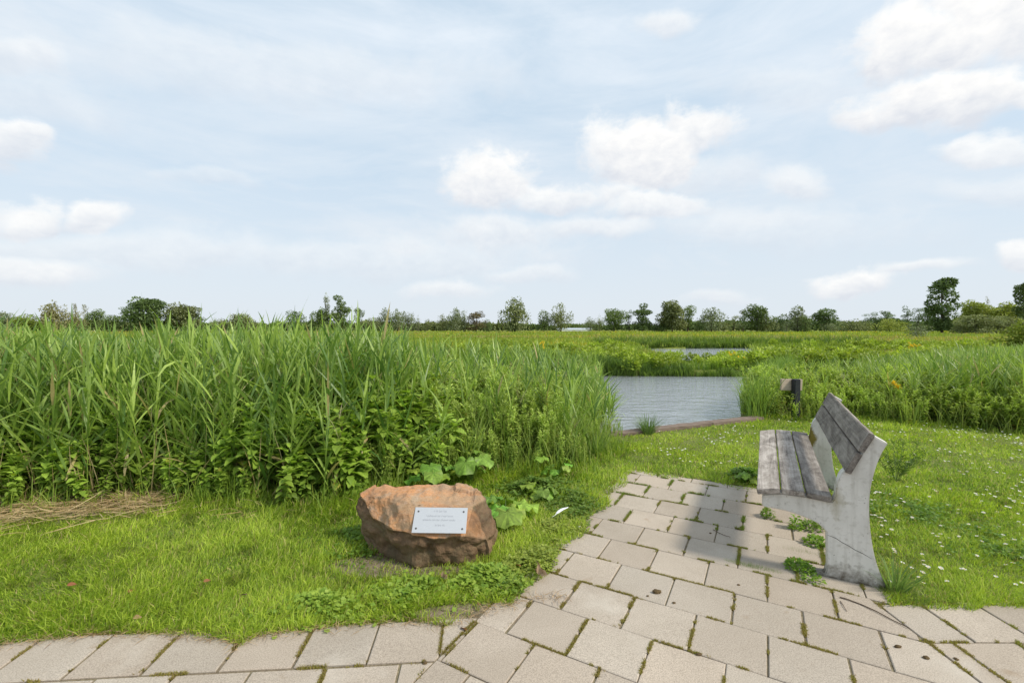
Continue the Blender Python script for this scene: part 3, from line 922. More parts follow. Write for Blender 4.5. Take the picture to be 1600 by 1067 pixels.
# ------------------------------------------------------------------ timber edging of the pond
p0, p1 = Vector((.95, 5.88, 0)), Vector((3.95, 7.19, 0))
dirv = (p1 - p0).normalized()
ed = empty('timber_edging', p0, math.atan2(dirv.y, dirv.x)); tag(ed, 'weathered timber edging along the near bank of the pond', 'edging')
Lt = (p1 - p0).length; nP = 3
for i in range(nP):
    bm = bmesh.new(); bmesh.ops.create_cube(bm, size=1)
    bmesh.ops.scale(bm, vec=(Lt / nP - .012, .17, .05), verts=bm.verts)
    bmesh.ops.subdivide_edges(bm, edges=[e for e in bm.edges if e.calc_length() > .4], cuts=10)
    for v in bm.verts: v.co += Vector((0, random.uniform(-.004, .004), random.uniform(-.004, .004)))
    bmesh.ops.bevel(bm, geom=[e for e in bm.edges if e.calc_face_angle(0) > 1.2], offset=.005, segments=2, affect='EDGES')
    me = bpy.data.meshes.new('cap_plank'); bm.to_mesh(me); bm.free()
    o = link('cap_plank', me, M_TIMBER, ed); o.location = ((i + .5) * Lt / nP, .02, .015 + .004 * (i % 2))
bm = bmesh.new(); bmesh.ops.create_cube(bm, size=1); bmesh.ops.scale(bm, vec=(Lt, .05, .6), verts=bm.verts)
me = bpy.data.meshes.new('retaining_board'); bm.to_mesh(me); bm.free()
o = link('retaining_board', me, M_TIMBER, ed); o.location = (Lt / 2, .06, -.312)

# ------------------------------------------------------------------ post with board at the bank
bx, by = g(1240, 652)
post = empty('marker_post', (bx, by, 0), .10); tag(post, 'low black post with a pale horizontal board in the bank weeds behind the bench', 'marker post')
def boxpart(name, sz, loc, mat, parent, bev=.004, rot=(0, 0, 0)):
    bm = bmesh.new(); bmesh.ops.create_cube(bm, size=1); bmesh.ops.scale(bm, vec=sz, verts=bm.verts)
    bmesh.ops.bevel(bm, geom=list(bm.edges), offset=bev, segments=2, affect='EDGES')
    me = bpy.data.meshes.new(name); bm.to_mesh(me); bm.free()
    o = link(name, me, mat, parent); o.location = loc; o.rotation_euler = rot; return o
zs = by / F * 1.0
ztop = H - (593 - 512) * zs; zbot = H - (611 - 512) * zs
boxpart('post', (.10, .09, ztop + .3), (.03, 0, (ztop - .3) / 2 + .005), M_POST, post, .008)
boxpart('board', (.37, .035, ztop - zbot), (0, .068, (ztop + zbot) / 2), M_BOARD, post, .004, (0, .03, 0))

# ------------------------------------------------------------------ reeds (uncountable mass)
def sample_poly(poly, n, wfun=None):
    px = [p[0] for p in poly]; py = [p[1] for p in poly]
    x = min(px) + (max(px) - min(px)) * R.rand(n * 3); y = min(py) + (max(py) - min(py)) * R.rand(n * 3)
    k = pip(poly, x, y)
    if wfun is not None: k &= R.rand(len(x)) < wfun(x, y)
    return x[k][:n], y[k][:n]

def reeds(geo, x, y, hgt, leafn, c1, c2, leafL=(.26, .48), leafW=(.014, .027), panicle=0.0, lean=.12, stemw=.007, first=.2):
    n = len(x)
    if n == 0: return
    az = R.rand(n) * 2 * PI; tl = np.abs(R.normal(0, lean, n))
    wind = np.stack([np.full(n, .06), np.full(n, -.01)], 1)
    D = np.stack([np.sin(tl) * np.cos(az) + wind[:, 0], np.sin(tl) * np.sin(az) + wind[:, 1], np.cos(tl)], 1)
    D /= np.linalg.norm(D, axis=1)[:, None]
    P0 = np.c_[x, y, np.full(n, -.02)]
    azd = np.arctan2(D[:, 1], D[:, 0]); tld = np.arccos(D[:, 2])
    tone = np.clip(.45 * vnoise(x, y, 1.6, 30) + .7 * R.rand(n) - .1, 0, 1)
    cs = mixcol(c1, c2, tone)
    ribbons(geo, P0, azd, hgt, tld, np.zeros(n), np.full(n, stemw), [1.2, 1, .7], R.rand(n) * PI, cs * np.array([1.15, 1.1, 1.0]))
    for k in range(leafn):
        t = first + (1 - first) * (k + R.rand(n) * .7) / leafn
        m = R.rand(n) < .93
        o = P0 + D * (hgt * t)[:, None]
        a = az + k * PI + R.normal(0, .5, n)
        # mostly across the wind
        L = (leafL[0] + (leafL[1] - leafL[0]) * R.rand(n)) * (1.1 - .5 * np.abs(t - .55))
        til = (.88 - .50 * t) + R.normal(0, .24, n)
        cu = .05 + .55 * R.rand(n) ** 1.5 + 1.6 * (R.rand(n) < .06)
        w = leafW[0] + (leafW[1] - leafW[0]) * R.rand(n)
        ton = np.clip(tone + R.normal(0, .18, n), 0, 1)
        c = mixcol(c1, c2, ton)
        c = np.where((R.rand(n) < .025 + .10 * (t < .35))[:, None], np.array([[.46, .38, .17]]), c)
        ribbons(geo, o[m], a[m], L[m], til[m], cu[m], w[m], [.45, 1, .9, .55], R.normal(0, .45, n)[m], c[m])
    if panicle > 0:
        m = R.rand(n) < panicle; q = m.sum()
        if q:
            o = P0[m] + D[m] * hgt[m][:, None]
            for k in range(5):
                ribbons(geo, o - D[m] * (.03 * k), R.rand(q) * 2 * PI, .08 + .06 * R.rand(q), .25 + .3 * R.rand(q), .3 * np.ones(q), .006 * np.ones(q), [.6, 1, .8], R.rand(q) * PI, mixcol((.22, .22, .09), (.34, .30, .15), R.rand(q)))

RC1, RC2 = (.105, .20, .04), (.40, .53, .11)
rg = Geo()
def top_height(x, y):
    """height of the bed that follows the skyline of the photograph (varies with the place on the ground)"""
    r = x / y
    base = np.interp(r, [-1.3, -1.0, -.55, -.38, -.25, -.12, .0, .12, .20, .26], [1.17, 1.15, 1.16, 1.19, 1.11, 1.02, .96, .90, .80, .66])
    base = base * np.interp(dist_poly(RIGHT_A, x, y), [0, .35, 1.1], [.50, .72, 1]) * np.interp(y, [6.5, 9, 13], [1, .90, .80])
    return base - .12 * np.exp(-((r + .87) / .05) ** 2)

def edge_f(x, y):
    return np.interp(x / y, [.06, .13, .19, .24], [1, .88, .60, .38]) * np.interp(y, [5.5, 8, 13], [1, .90, .80])

def wA(x, y):
    d = dist_poly(FRONT_A, x, y)
    r = x / y
    cone = (r > -1.45) & (r < .24)
    return np.where(cone, np.clip(1.05 - (y - 3.5) / 7.5, .16, .8), 0) * np.where(r > -.24, .13, 1) * np.where(d < .45, np.where(r < -.45, .45, .22), 1)
x, y = sample_poly(POLY_A, 16000, wA)
hh = top_height(x, y) * (1 + R.normal(0, .085, len(x))) * np.interp(x / y, [.06, .13, .19, .24], [1, .9, .7, .5]) + .02
hh *= np.where(dist_poly(FRONT_A, x, y) < .45, R.uniform(.72, 1.0, len(x)), 1)
tall = (R.rand(len(x)) < .022) & (x / y < -.1)
hh = np.where(tall, hh + .10 + .22 * R.rand(len(x)), hh)
k = y < 8.5
reeds(rg, x[k], y[k], hh[k], 13, RC1, RC2, panicle=.03)
sel_ = R.permutation(np.nonzero(k)[0])[:190]
reeds(rg, x[sel_] + .03, y[sel_] - .05, hh[sel_] * R.uniform(.8, 1.08, len(sel_)), 2, (.30, .30, .13), (.48, .44, .24), (.15, .25), (.006, .010), panicle=1.0, stemw=.004, lean=.1)
sel_ = R.permutation(np.nonzero(k)[0])[:260]
reeds(rg, x[sel_] + .05, y[sel_], hh[sel_] * R.uniform(.4, .9, len(sel_)), 1, (.36, .28, .13), (.55, .46, .26), (.15, .3), (.008, .014), stemw=.007, lean=.35)
reeds(rg, x[~k], y[~k], hh[~k], 8, RC1, RC2, (.28, .5), (.02, .034), first=.5, stemw=.01)
# the part seen through the right-hand bank
def wB(x, y):
    r = x / y
    d = dist_poly(FRONT_B, x, y)
    bx0, by0 = g(1240, 652)
    d = np.where((np.abs(r - bx0 / by0) < .036) & (y < by0 + .3), 0, d)
    return np.where((r < 1.5) & (d > .35), np.clip(1.2 - (y - 6) / 14, .3, 1) * np.interp(r, [.5, .75, .85, 1.0], [.07, .10, .35, .8]), 0)
def hB(x, y):
    r = x / y
    return np.interp(r, [.5, .62, .75, .85, .95, 1.2], [.50, .50, .56, .70, .86, 1.0]) * np.interp(y, [7, 9.5, 13], [1, .88, .76])
x, y = sample_poly(POLY_B, 6500, wB)
reeds(rg, x, y, hB(x, y) * (1 + R.normal(0, .09, len(x))), 11, (.14, .24, .05), (.40, .51, .11), (.22, .42), (.012, .022), panicle=.05, lean=.2)
tag(link('reed_bed', rg.mesh('reed_bed'), M_REED), 'dense bed of tall green reeds along the pond banks', 'reeds', kind='stuff')

# long meadow grass fringing both beds
fg = Geo()
def fringe(line, n, d0, d1, h0, h1, wid, c1, c2, rlo=-1.4, rhi=1.4, spread=.35, zb=-.01, inwater=False):
    x, y = [], []
    segs = list(zip(line[:-1], line[1:])); Ls = np.array([math.hypot(b[0] - a[0], b[1] - a[1]) for a, b in segs]); pr = Ls / Ls.sum()
    pick = R.choice(len(segs), n, p=pr)
    t = R.rand(n); off = d0 + (d1 - d0) * R.rand(n)
    A_ = np.array([s[0] for s in segs])[pick]; B_ = np.array([s[1] for s in segs])[pick]
    D_ = B_ - A_; N_ = np.stack([-D_[:, 1], D_[:, 0]], 1) / np.linalg.norm(D_, axis=1)[:, None]
    Pp = A_ + D_ * t[:, None] + N_ * off[:, None]
    x, y = Pp[:, 0], Pp[:, 1]
    k = (x / y > rlo) & (x / y < rhi) & (inwater | ~pip(POND, x, y)) & (vnoise(x, y, 4, 33) + .35 * R.rand(n) > .42)
    bx0, by0 = g(1240, 652)
    k &= ~((np.hypot((x + .45) / .48, (y - 3.0) / .33) < 1)) & ~((np.abs(x / y - bx0 / by0) < .03) & (y < by0 + .2) & (y > 6) & (R.rand(n) < .35) )
    x, y = x[k], y[k]; n = len(x)
    hh = (h0 + (h1 - h0) * R.rand(n)) * (.6 + .8 * vnoise(x, y, 3, 8))
    hh = np.where((x / y > .26) & (x / y < .56) & (y > 15) & (y < 22), hh * .62, hh)
    hh = np.where((x / y < .3) & (y < 14), hh * edge_f(x, y), hh)
    ribbons(fg, np.c_[x, y, np.full(n, zb)], R.rand(n) * 2 * PI, hh, spread * R.rand(n), .2 + .9 * R.rand(n), wid * (.7 + .6 * R.rand(n)), [.8, 1, .75], R.normal(0, .5, n), mixcol(c1, c2, R.rand(n)))
fringe(FRONT_A, 7000, -.15, .5, .12, .32, .006, (.15, .26, .03), (.36, .46, .07), rhi=.3)
fringe(FRONT_A[9:], 2300, -.1, 1.4, .3, .75, .009, (.13, .22, .04), (.38, .46, .11), rhi=.3)
fringe(FRONT_A[13:] + RIGHT_A, 2000, 0, .7, .3, .8, .009, (.15, .25, .05), (.33, .44, .09), rhi=.3)
fringe(FRONT_B, 3600, -.15, 1.3, .18, .5, .007, (.14, .22, .04), (.42, .47, .11))
fringe([(3.75, 7.14), (3.95, 7.9), (4.95, 9.3), (6.25, 11.3), (8.85, 14.6)][::-1], 4500, -.35, .35, .35, .75, .011, (.13, .23, .05), (.3, .41, .08))
fringe([(-.5, 15.55), (2.9, 15.6), (8.7, 15.3), (14, 15.5), (22, 16)], 7000, -.1, .6, .3, .6, .02, (.10, .18, .03), (.26, .37, .06))
fringe([(-.5, 15.45), (2.9, 15.5), (8.7, 15.2), (14, 15.4), (22, 15.9)], 7500, -.18, .12, .35, .68, .02, (.07, .125, .025), (.22, .32, .055), zb=-.22, inwater=True)
fringe([(-1.5, 15.4), (2.9, 15.5), (5.9, 15.35)], 5500, -.1, .3, .5, .85, .016, (.06, .11, .03), (.16, .25, .06), zb=-.22, inwater=True)
fringe([(6.5, 35.6), (19.5, 36.6)], 3000, -.3, .1, .5, .7, .05, (.10, .17, .03), (.2, .28, .05), zb=-.2, inwater=True)
fringe([(6.5, 36.2), (19.5, 37.0), (30, 37.5)], 5000, -.1, 2.0, .5, .9, .04, (.10, .17, .03), (.2, .28, .05))
fringe([(-45, 43), (-25, 43.5)], 2500, -.1, 2.0, .5, .9, .05, (.10, .17, .03), (.2, .28, .05), rlo=-3)
tag(link('meadow_grass', fg.mesh('meadow_grass'), M_GRASS), 'long loose meadow grass fringing the reed beds and pond banks', 'grass', kind='stuff')

# dry straw at the left edge of the lawn
sg = Geo()
n = 2600
x = -4.7 + 1.9 * R.rand(n) ** .9 + (R.rand(n) < .12) * 1.1 * R.rand(n); fy = np.interp(x, [p[0] for p in FRONT_A], [p[1] for p in FRONT_A]); y = fy - .04 + R.normal(.0, .17, n)
ribbons(sg, np.c_[x, y, .01 + .05 * R.rand(n)], R.normal(0, .9, n) + PI * (R.rand(n) < .5), .08 + .25 * R.rand(n) ** 2, 1.25 + .35 * R.rand(n), R.normal(0, .4, n), .003 + .003 * R.rand(n), [1, 1, .8], R.rand(n) * PI, mixcol((.36, .25, .12), (.58, .46, .27), R.rand(n)))
n = 150
x = -4.6 + 3.4 * R.rand(n); fy = np.interp(x, [p[0] for p in FRONT_A], [p[1] for p in FRONT_A]); y = fy + .05 + .25 * R.rand(n)
ribbons(sg, np.c_[x, y, np.zeros(n)], R.rand(n) * 2 * PI, .2 + .5 * R.rand(n), .1 + .7 * R.rand(n) ** 2, .3 * R.rand(n), .007 * np.ones(n), [1, 1, .7], R.rand(n) * PI, mixcol((.38, .28, .12), (.55, .45, .25), R.rand(n)))
# stray dry blades along the paving edge
n = 1500
x = -3.6 + 3.9 * R.rand(n); y = np.interp(x, [p[0] for p in LAWN_LEFT_EDGE[:15]], [p[1] for p in LAWN_LEFT_EDGE[:15]]) + R.normal(0, .022, n)
ribbons(sg, np.c_[x, y, .004 + .01 * R.rand(n)], R.rand(n) * 2 * PI, .02 + .05 * R.rand(n), 1.3 + .25 * R.rand(n), R.normal(0, .4, n), .0025 * np.ones(n), [1, .8], R.rand(n) * PI, mixcol((.30, .19, .11), (.50, .38, .22), R.rand(n)))
tag(link('dry_straw', sg.mesh('dry_straw'), M_DRY), 'pale dry straw lying along the foot of the reed bed', 'straw', kind='stuff')

# ------------------------------------------------------------------ single leafy plants (each a thing with stem and foliage)
def nettle_proto(i):
    rs = np.random.RandomState(500 + i); st, fo = Geo(), Geo()
    h = .95; npair = 12
    lx, ly = rs.normal(0, .05), rs.normal(0, .05)
    for s in range(3):                       # three stems from one root
        bx_, by_ = rs.normal(0, .05, 2); hs = h * rs.uniform(.60, 1.0); lx, ly = rs.normal(0, .16, 2)
        c = np.array([[.15, .20, .06]])
        ribbons(st, np.array([[bx_, by_, -.02]]), np.array([math.atan2(ly, lx)]), np.array([hs]), np.array([math.hypot(lx, ly)]), np.array([0.0]), np.array([.007]), [1.2, 1, .6], np.array([0.0]), c)
        ribbons(st, np.array([[bx_, by_, -.02]]), np.array([math.atan2(ly, lx)]), np.array([hs]), np.array([math.hypot(lx, ly)]), np.array([0.0]), np.array([.007]), [1.2, 1, .6], np.array([PI / 2]), c)
        tl = math.hypot(lx, ly); d = np.array([math.sin(tl) * lx / (tl + 1e-6), math.sin(tl) * ly / (tl + 1e-6), math.cos(tl)])
        a0 = rs.rand() * PI
        for k in range(npair):
            t = .12 + .88 * k / (npair - 1)
            o = np.array([bx_, by_, -.02]) + d * hs * t
            size = (.115 * math.sin(PI * (.2 + .75 * (1 - t) ** .8)) + .025) * rs.uniform(.8, 1.3)
            for sgn in (0, 1):
                az = a0 + k * PI / 2 + sgn * PI + rs.normal(0, .2)
                pit = (.6 if k >= npair - 2 else .10 - .40 * (1 - t)) + rs.normal(0, .26)
                oo = o + np.array([math.cos(az), math.sin(az), .15]) * .02
                tone = np.clip(.25 + .7 * t + rs.normal(0, .15), 0, 1)
                c = mixcol((.075, .155, .02), (.34, .48, .07), np.array([tone]))
                if rs.rand() < .03: c = np.array([[.36, .36, .05]])
                place(fo, T_NETTLE, oo[None], np.array([az]), np.array([pit]), size, c, np.array([rs.normal(0, .25)]))
    return st.mesh('nettle_stem'), fo.mesh('nettle_foliage')

def herb_proto(i, col1=(.14, .24, .04), col2=(.46, .56, .13), h=1.25, nl=60, leaf=T_LANCE, size=.115, nst=5, flower=False):
    rs = np.random.RandomState(700 + i); st, fo = Geo(), Geo()
    for s in range(nst):
        bx_, by_ = rs.normal(0, .10, 2); hs = h * rs.uniform(.72, 1.0); lx, ly = rs.normal(0, .10, 2) + np.array([.03, 0])
        tl = math.hypot(lx, ly); d = np.array([math.sin(tl) * lx / (tl + 1e-6), math.sin(tl) * ly / (tl + 1e-6), math.cos(tl)])
        for tw in (0, PI / 2):
            ribbons(st, np.array([[bx_, by_, -.02]]), np.array([math.atan2(ly, lx)]), np.array([hs]), np.array([tl]), np.array([0.0]), np.array([.007]), [1.2, 1, .6], np.array([tw]), np.array([[.16, .20, .06]]))
        t = .1 + .9 * rs.rand(nl) ** .75
        o = np.array([bx_, by_, -.02]) + d[None] * (hs * t)[:, None]
        az = rs.rand(nl) * 2 * PI
        pit = .25 + .75 * t ** 3 + rs.normal(0, .25, nl)
        sz = size * (1.15 - .65 * t ** 2) * rs.uniform(.75, 1.2, nl)
        c = mixcol(col1, col2, np.clip(.15 + .75 * t + rs.normal(0, .18, nl), 0, 1))
        yl = rs.rand(nl) < .02
        c[yl] = (.42, .34, .08)
        place(fo, leaf, o, az, pit, sz, c, rs.normal(0, .3, nl))
        # short side shoots
        for b in range(5):
            tb = rs.uniform(.45, .95); ob = np.array([bx_, by_, -.02]) + d * hs * tb
            a = rs.rand() * 2 * PI; e = np.array([math.cos(a) * .5, math.sin(a) * .5, .8]); Lb = rs.uniform(.08, .2)
            m = 8; tt = rs.rand(m)
            place(fo, leaf, ob[None] + e[None] * (Lb * tt)[:, None], a + rs.normal(0, 1.2, m), .5 + rs.normal(0, .3, m), size * .6 * rs.uniform(.7, 1.1, m), mixcol(col1, col2, np.clip(.5 + .5 * rs.rand(m), 0, 1)), rs.normal(0, .3, m))
    return st.mesh('herb_stem'), fo.mesh('herb_foliage')

def make_plant(name, meshes, mats=(None, None), parts=('stem', 'foliage')):
    r = empty(name)
    link(parts[0], meshes[0], M_FOL, r); link(parts[1], meshes[1], M_FOL, r)
    return r

def scatter(name, protos, pts, label, cat, group, scl):
    """first use moves the prototype itself, afterwards copies"""
    used = [False] * len(protos)
    for i, (x, y, s) in enumerate(pts):
        k = i % len(protos)
        if used[k]: o = copy_tree(protos[k])
        else: o = protos[k]; used[k] = True
        o.location = (x, y, 0); o.rotation_euler = (0, 0, random.uniform(0, 2 * PI))
        o.scale = (s * random.uniform(.9, 1.12),) * 2 + (s,)
        tag(o, label, cat, group)

nett = [make_plant('nettle', nettle_proto(i)) for i in range(6)]
x, y = sample_poly(POLY_A, 900, lambda x, y: np.where((dist_poly(FRONT_A, x, y) < .95) & (x / y < -.13) & (x / y > -1.35), 1, 0) * .9)
if len(x) < 150:
    x, y = sample_poly(POLY_A, 30000, lambda x, y: np.where((dist_poly(FRONT_A, x, y) < .95) & (x / y < -.13) & (x / y > -1.35), 1, 0))
sel = R.permutation(len(x))[:285]; x, y = x[sel], y[sel]
d = dist_poly(FRONT_A, x, y)
r = x / y
s = np.interp(d, [0, .15, .6, .95], [.45, .75, 1.05, 1.2]) * R.uniform(.8, 1.1, len(x)) * np.interp(r, [-1.2, -.8, -.5, -.35, -.25, -.15], [.75, .75, .85, 1.0, .9, .75])
scatter('nettle', nett, list(zip(x, y, s)), 'leafy green nettle plant at the front foot of the left reed bed', 'nettle', 'nettles along the foot of the left reed bed', 1)

herb = [make_plant('willowherb', herb_proto(i)) for i in range(6)]
x, y = sample_poly(POLY_A, 30000, lambda x, y: np.where((dist_poly(FRONT_A, x, y) < 3.0) & (x / y > -.30) & (x / y < .25), np.where((dist_poly(FRONT_A, x, y) < .9) | (dist_poly(RIGHT_A, x, y) < .9), 1, .45), 0))
sel = R.permutation(len(x))[:295]; x, y = x[sel], y[sel]
d = dist_poly(FRONT_A, x, y); d = np.minimum(d, dist_poly(RIGHT_A, x, y) * 1.5 + .45)
s = np.interp(d, [0, .3, .8, 1.6], [.35, .6, .88, 1.0]) * R.uniform(.85, 1.08, len(x)) * top_height(x, y) / 1.25
s *= edge_f(x, y) ** .8
scatter('willowherb', herb, list(zip(x, y, s)), 'tall pale green willowherb in the middle of the bank beyond the boulder', 'willowherb', 'willowherbs on the bank beyond the boulder', 1)

herb2 = [make_plant('bank_herb', herb_proto(20 + i, (.16, .27, .04), (.46, .56, .11), .8, 50, T_LEAF if i % 2 else T_LANCE, .075 if i % 2 else .10, 5)) for i in range(4)]
x, y = sample_poly(POLY_B, 30000, lambda x, y: np.where((dist_poly(FRONT_B, x, y) < 2.6) & (x / y < 1.25), np.where(dist_poly(FRONT_B, x, y) < .9, 1, .5), 0))
sel = R.permutation(len(x))[:290]; x, y = x[sel], y[sel]
k = np.hypot(x - bx, (y - by)) > .35
k &= ~((np.abs(x / y - bx / by) < .032) & (y < by))
x, y = x[k], y[k]
d = dist_poly(FRONT_B, x, y)
s = np.interp(d, [0, .3, 1, 2.5], [.5, .75, .98, 1.1]) * R.uniform(.8, 1.1, len(x)) * np.interp(x / y, [.5, .75, .9, 1.1], [.85, .78, .92, 1.05])
x = np.append(x, [bx - .12, bx + .05, bx + .18, bx - .28]); y = np.append(y, [by - .22, by - .30, by - .2, by - .1]); s = np.append(s, [.36, .34, .42, .6])
scatter('bank_herb', herb2, list(zip(x, y, s)), 'bushy bright green herb on the bank right of the pond', 'bank herb', 'bushy herbs on the bank right of the pond', 1)

# ---- rounded shrubby plants on the island and the far bank
def dome(geo, x, y, z0, r, h, n, size, c1, c2, rs):
    u = rs.rand(n); a = rs.rand(n) * 2 * PI
    zz = u; rr = np.sqrt(np.clip(1 - zz ** 2, 0, 1)) * (.75 + .3 * rs.rand(n))
    px, py, pz = r * rr * np.cos(a), r * rr * np.sin(a), h * zz * (.85 + .25 * rs.rand(n))
    place(geo, T_LEAF, np.c_[x + px, y + py, z0 + pz], a + rs.normal(0, .7, n), .3 + .6 * zz + rs.normal(0, .35, n), size * rs.uniform(.7, 1.3, n), mixcol(c1, c2, np.clip(.3 + .5 * zz + rs.normal(0, .2, n), 0, 1)), rs.normal(0, .4, n))

shrubs = []
for i in range(6):
    rs = np.random.RandomState(900 + i); sg_ = Geo(); fo = Geo()
    for b in range(4):
        dome(fo, rs.normal(0, .22), rs.normal(0, .22), 0, rs.uniform(.28, .42), rs.uniform(.38, .62), 170, .11, (.15, .25, .03), (.40, .48, .07), rs)
    for b in range(4):
        ribbons(sg_, np.array([[rs.normal(0, .1), rs.normal(0, .1), -.25]]), np.array([rs.rand() * 6]), np.array([.6]), np.array([.2]), np.array([.1]), np.array([.02]), [1, .8], np.array([.0]), np.array([[.14, .15, .05]]))
    r_ = empty('marsh_bush'); link('stem', sg_.mesh('bush_stem'), M_FOL, r_); link('foliage', fo.mesh('bush_foliage'), M_FOL, r_)
    shrubs.append(r_)
pts = []
for _ in range(190):
    X = random.uniform(2.2, 24); Yy = random.uniform(15.75, 19.6)
    if X / Yy < .13 or X / Yy > 1.1: continue
    s_ = random.uniform(.75, 1.15) * (1.0 if not (.27 < X / Yy < .54) else .72)
    pts.append((X, Yy, s_))
for _ in range(90):
    Yy = random.uniform(20.5, 34); X = random.uniform(.55, 1.12) * Yy
    if X < 19: continue
    pts.append((X, Yy, random.uniform(.7, 1.2)))
for _ in range(60):
    Yy = random.uniform(20.5, 34); X = random.uniform(-.1, .26) * Yy
    pts.append((X, Yy, random.uniform(.7, 1.1)))
scatter('marsh_bush', shrubs, pts, 'low rounded yellow green bush on the marsh beyond the pond', 'bush', 'low bushes on the marsh beyond the pond', 1)

# ---- far marsh vegetation, one mass
fm = Geo()
n = 62000
y = (R.rand(n) * (170 ** -.55 - 20.5 ** -.55) + 20.5 ** -.55) ** (-1 / .55)
x = (-1.25 + 2.5 * R.rand(n)) * y
k = ~pip(POND2, x, y) & ~pip(POND3, x, y)
x, y = x[k], y[k]; n = len(x)
patch = vnoise(x * .5, y, .12, 41); patch2 = vnoise(x * .6, y, .35, 43)
hgt = (.30 + .30 * R.rand(n)) * (.7 + .6 * patch)
sc_ = y / 30
tone = np.clip(.5 * patch + .5 * patch2 + R.normal(0, .12, n), 0, 1)
c = mixcol((.15, .23, .03), (.38, .44, .06), tone)
yel = (patch2 * patch > .34) & (R.rand(n) < .30)
c[yel] = (.52, .42, .05)
tan = (vnoise(x * .4, y, .07, 47) > .66) & (R.rand(n) < .5); c[tan] = (.34, .29, .11)
for rep in range(3):
    ribbons(fm, np.c_[x + R.normal(0, .15, n) * sc_, y + R.normal(0, .2, n) * sc_, np.full(n, -.03)], R.rand(n) * 2 * PI, hgt * R.uniform(.7, 1.1, n), .15 + .5 * R.rand(n), .6 * R.rand(n), .05 * sc_ * (.6 + .8 * R.rand(n)), [1, .9], R.normal(0, .4, n), c * R.uniform(.85, 1.15, (n, 1)))
tag(link('marsh_vegetation', fm.mesh('marsh_vegetation'), M_GRASS), 'flat marsh of yellow green sedges reaching to the tree line', 'marsh plants', kind='stuff')

# ---- big leaved butterbur / burdock behind the boulder
def big_leaf(geo, o, az, pitch, size, c, rs, nr=7, na=26):
    v = [(0.12, 0, 0)]; q = []; t = []
    ph_ = rs.rand() * 6
    for i in range(1, nr + 1):
        rr = i / nr
        for j in range(na):
            a = 2 * PI * j / na
            ex = 1 + .22 * math.cos(a) - .38 * math.exp(-((abs(a - PI)) / .35) ** 2)
            rad = rr * ex * (1 + .05 * math.sin(a * 9 + ph_) * rr)
            z = .15 * rr * rr * math.sin(a * 5 + ph_) + .09 * math.sin(a * 11 + ph_) * rr ** 3 - .16 * rr * rr + .05 * abs(math.sin(a * 4.5)) * rr
            v.append((.35 + rad * .55 * math.cos(a), rad * .52 * math.sin(a), z * .7))
    for j in range(na): t.append((0, 1 + j, 1 + (j + 1) % na))
    for i in range(nr - 1):
        for j in range(na):
            a0 = 1 + i * na; b0 = a0 + na
            q.append((a0 + j, b0 + j, b0 + (j + 1) % na, a0 + (j + 1) % na))
    v = np.array(v)
    cp_, sp_ = math.cos(pitch), math.sin(pitch); ca_, sa_ = math.cos(az), math.sin(az)
    T = np.array([cp_ * ca_, cp_ * sa_, sp_]); S = np.array([-sa_, ca_, 0]); N_ = np.cross(T, S)
    W = o + size * (v[:, :1] * T + v[:, 1:2] * S + v[:, 2:3] * N_)
    jit = rs.uniform(.8, 1.15, (len(q), 1)) * np.where((np.arange(len(q)) % na) % 4 == 0, 1.35, 1.0)[:, None]
    geo.add(W, q, t, np.array(c) * jit, np.array(c))

for i, (px, py, nl, sz, hh_, lab) in enumerate([
    (672, 762, 4, .26, .30, 'broad leaved butterbur with a pale curled leaf just behind the boulder top'),
    (735, 752, 5, .25, .33, 'broad leaved butterbur directly behind the right half of the boulder'),
    (790, 812, 4, .27, .20, 'large butterbur leaning out to the right of the boulder'),
    (848, 778, 3, .18, .14, 'small butterbur in the low weeds halfway between boulder and paving'),
    (1172, 752, 5, .14, .16, 'dark broad leaved weed at the paving edge left of the bench seat'),
    (870, 745, 3, .18, .25, 'upright broad leaf plant at the foot of the willowherbs')]):
    gx, gy = g(px, py); rs = np.random.RandomState(40 + i)
    root = empty('butterbur', (gx, gy, 0)); tag(root, lab, 'broadleaf weed' if 'weed' in lab[:24] or 'upright' in lab[:8] else 'butterbur')
    st = Geo()
    nl += 4
    for k in range(nl):
        az = -PI / 2 + (k - (nl - 1) / 2) * .75 + rs.normal(0, .3); tl = .25 + .45 * rs.rand(); L = hh_ * rs.uniform(.45, 1.1)
        for tw in (0, PI / 2):
            ribbons(st, np.array([[0, 0, -.01]]), np.array([az]), np.array([L]), np.array([tl]), np.array([0.0]), np.array([.009]), [1, 1, .9], np.array([tw]), np.array([[.2, .28, .08]]))
        e = np.array([math.sin(tl) * math.cos(az), math.sin(tl) * math.sin(az), math.cos(tl)]) * L
        lf = Geo(); big_leaf(lf, e * .96, az, -.0 - .75 * rs.rand(), sz * .66 * rs.uniform(.65, 1.15), (.17 + .08 * rs.rand(), .30 + .08 * rs.rand(), .05), rs)
        link('leaf', lf.mesh('butterbur_leaf', True), M_FOL, root)
    link('stalk', st.mesh('butterbur_stalk'), M_FOL, root)

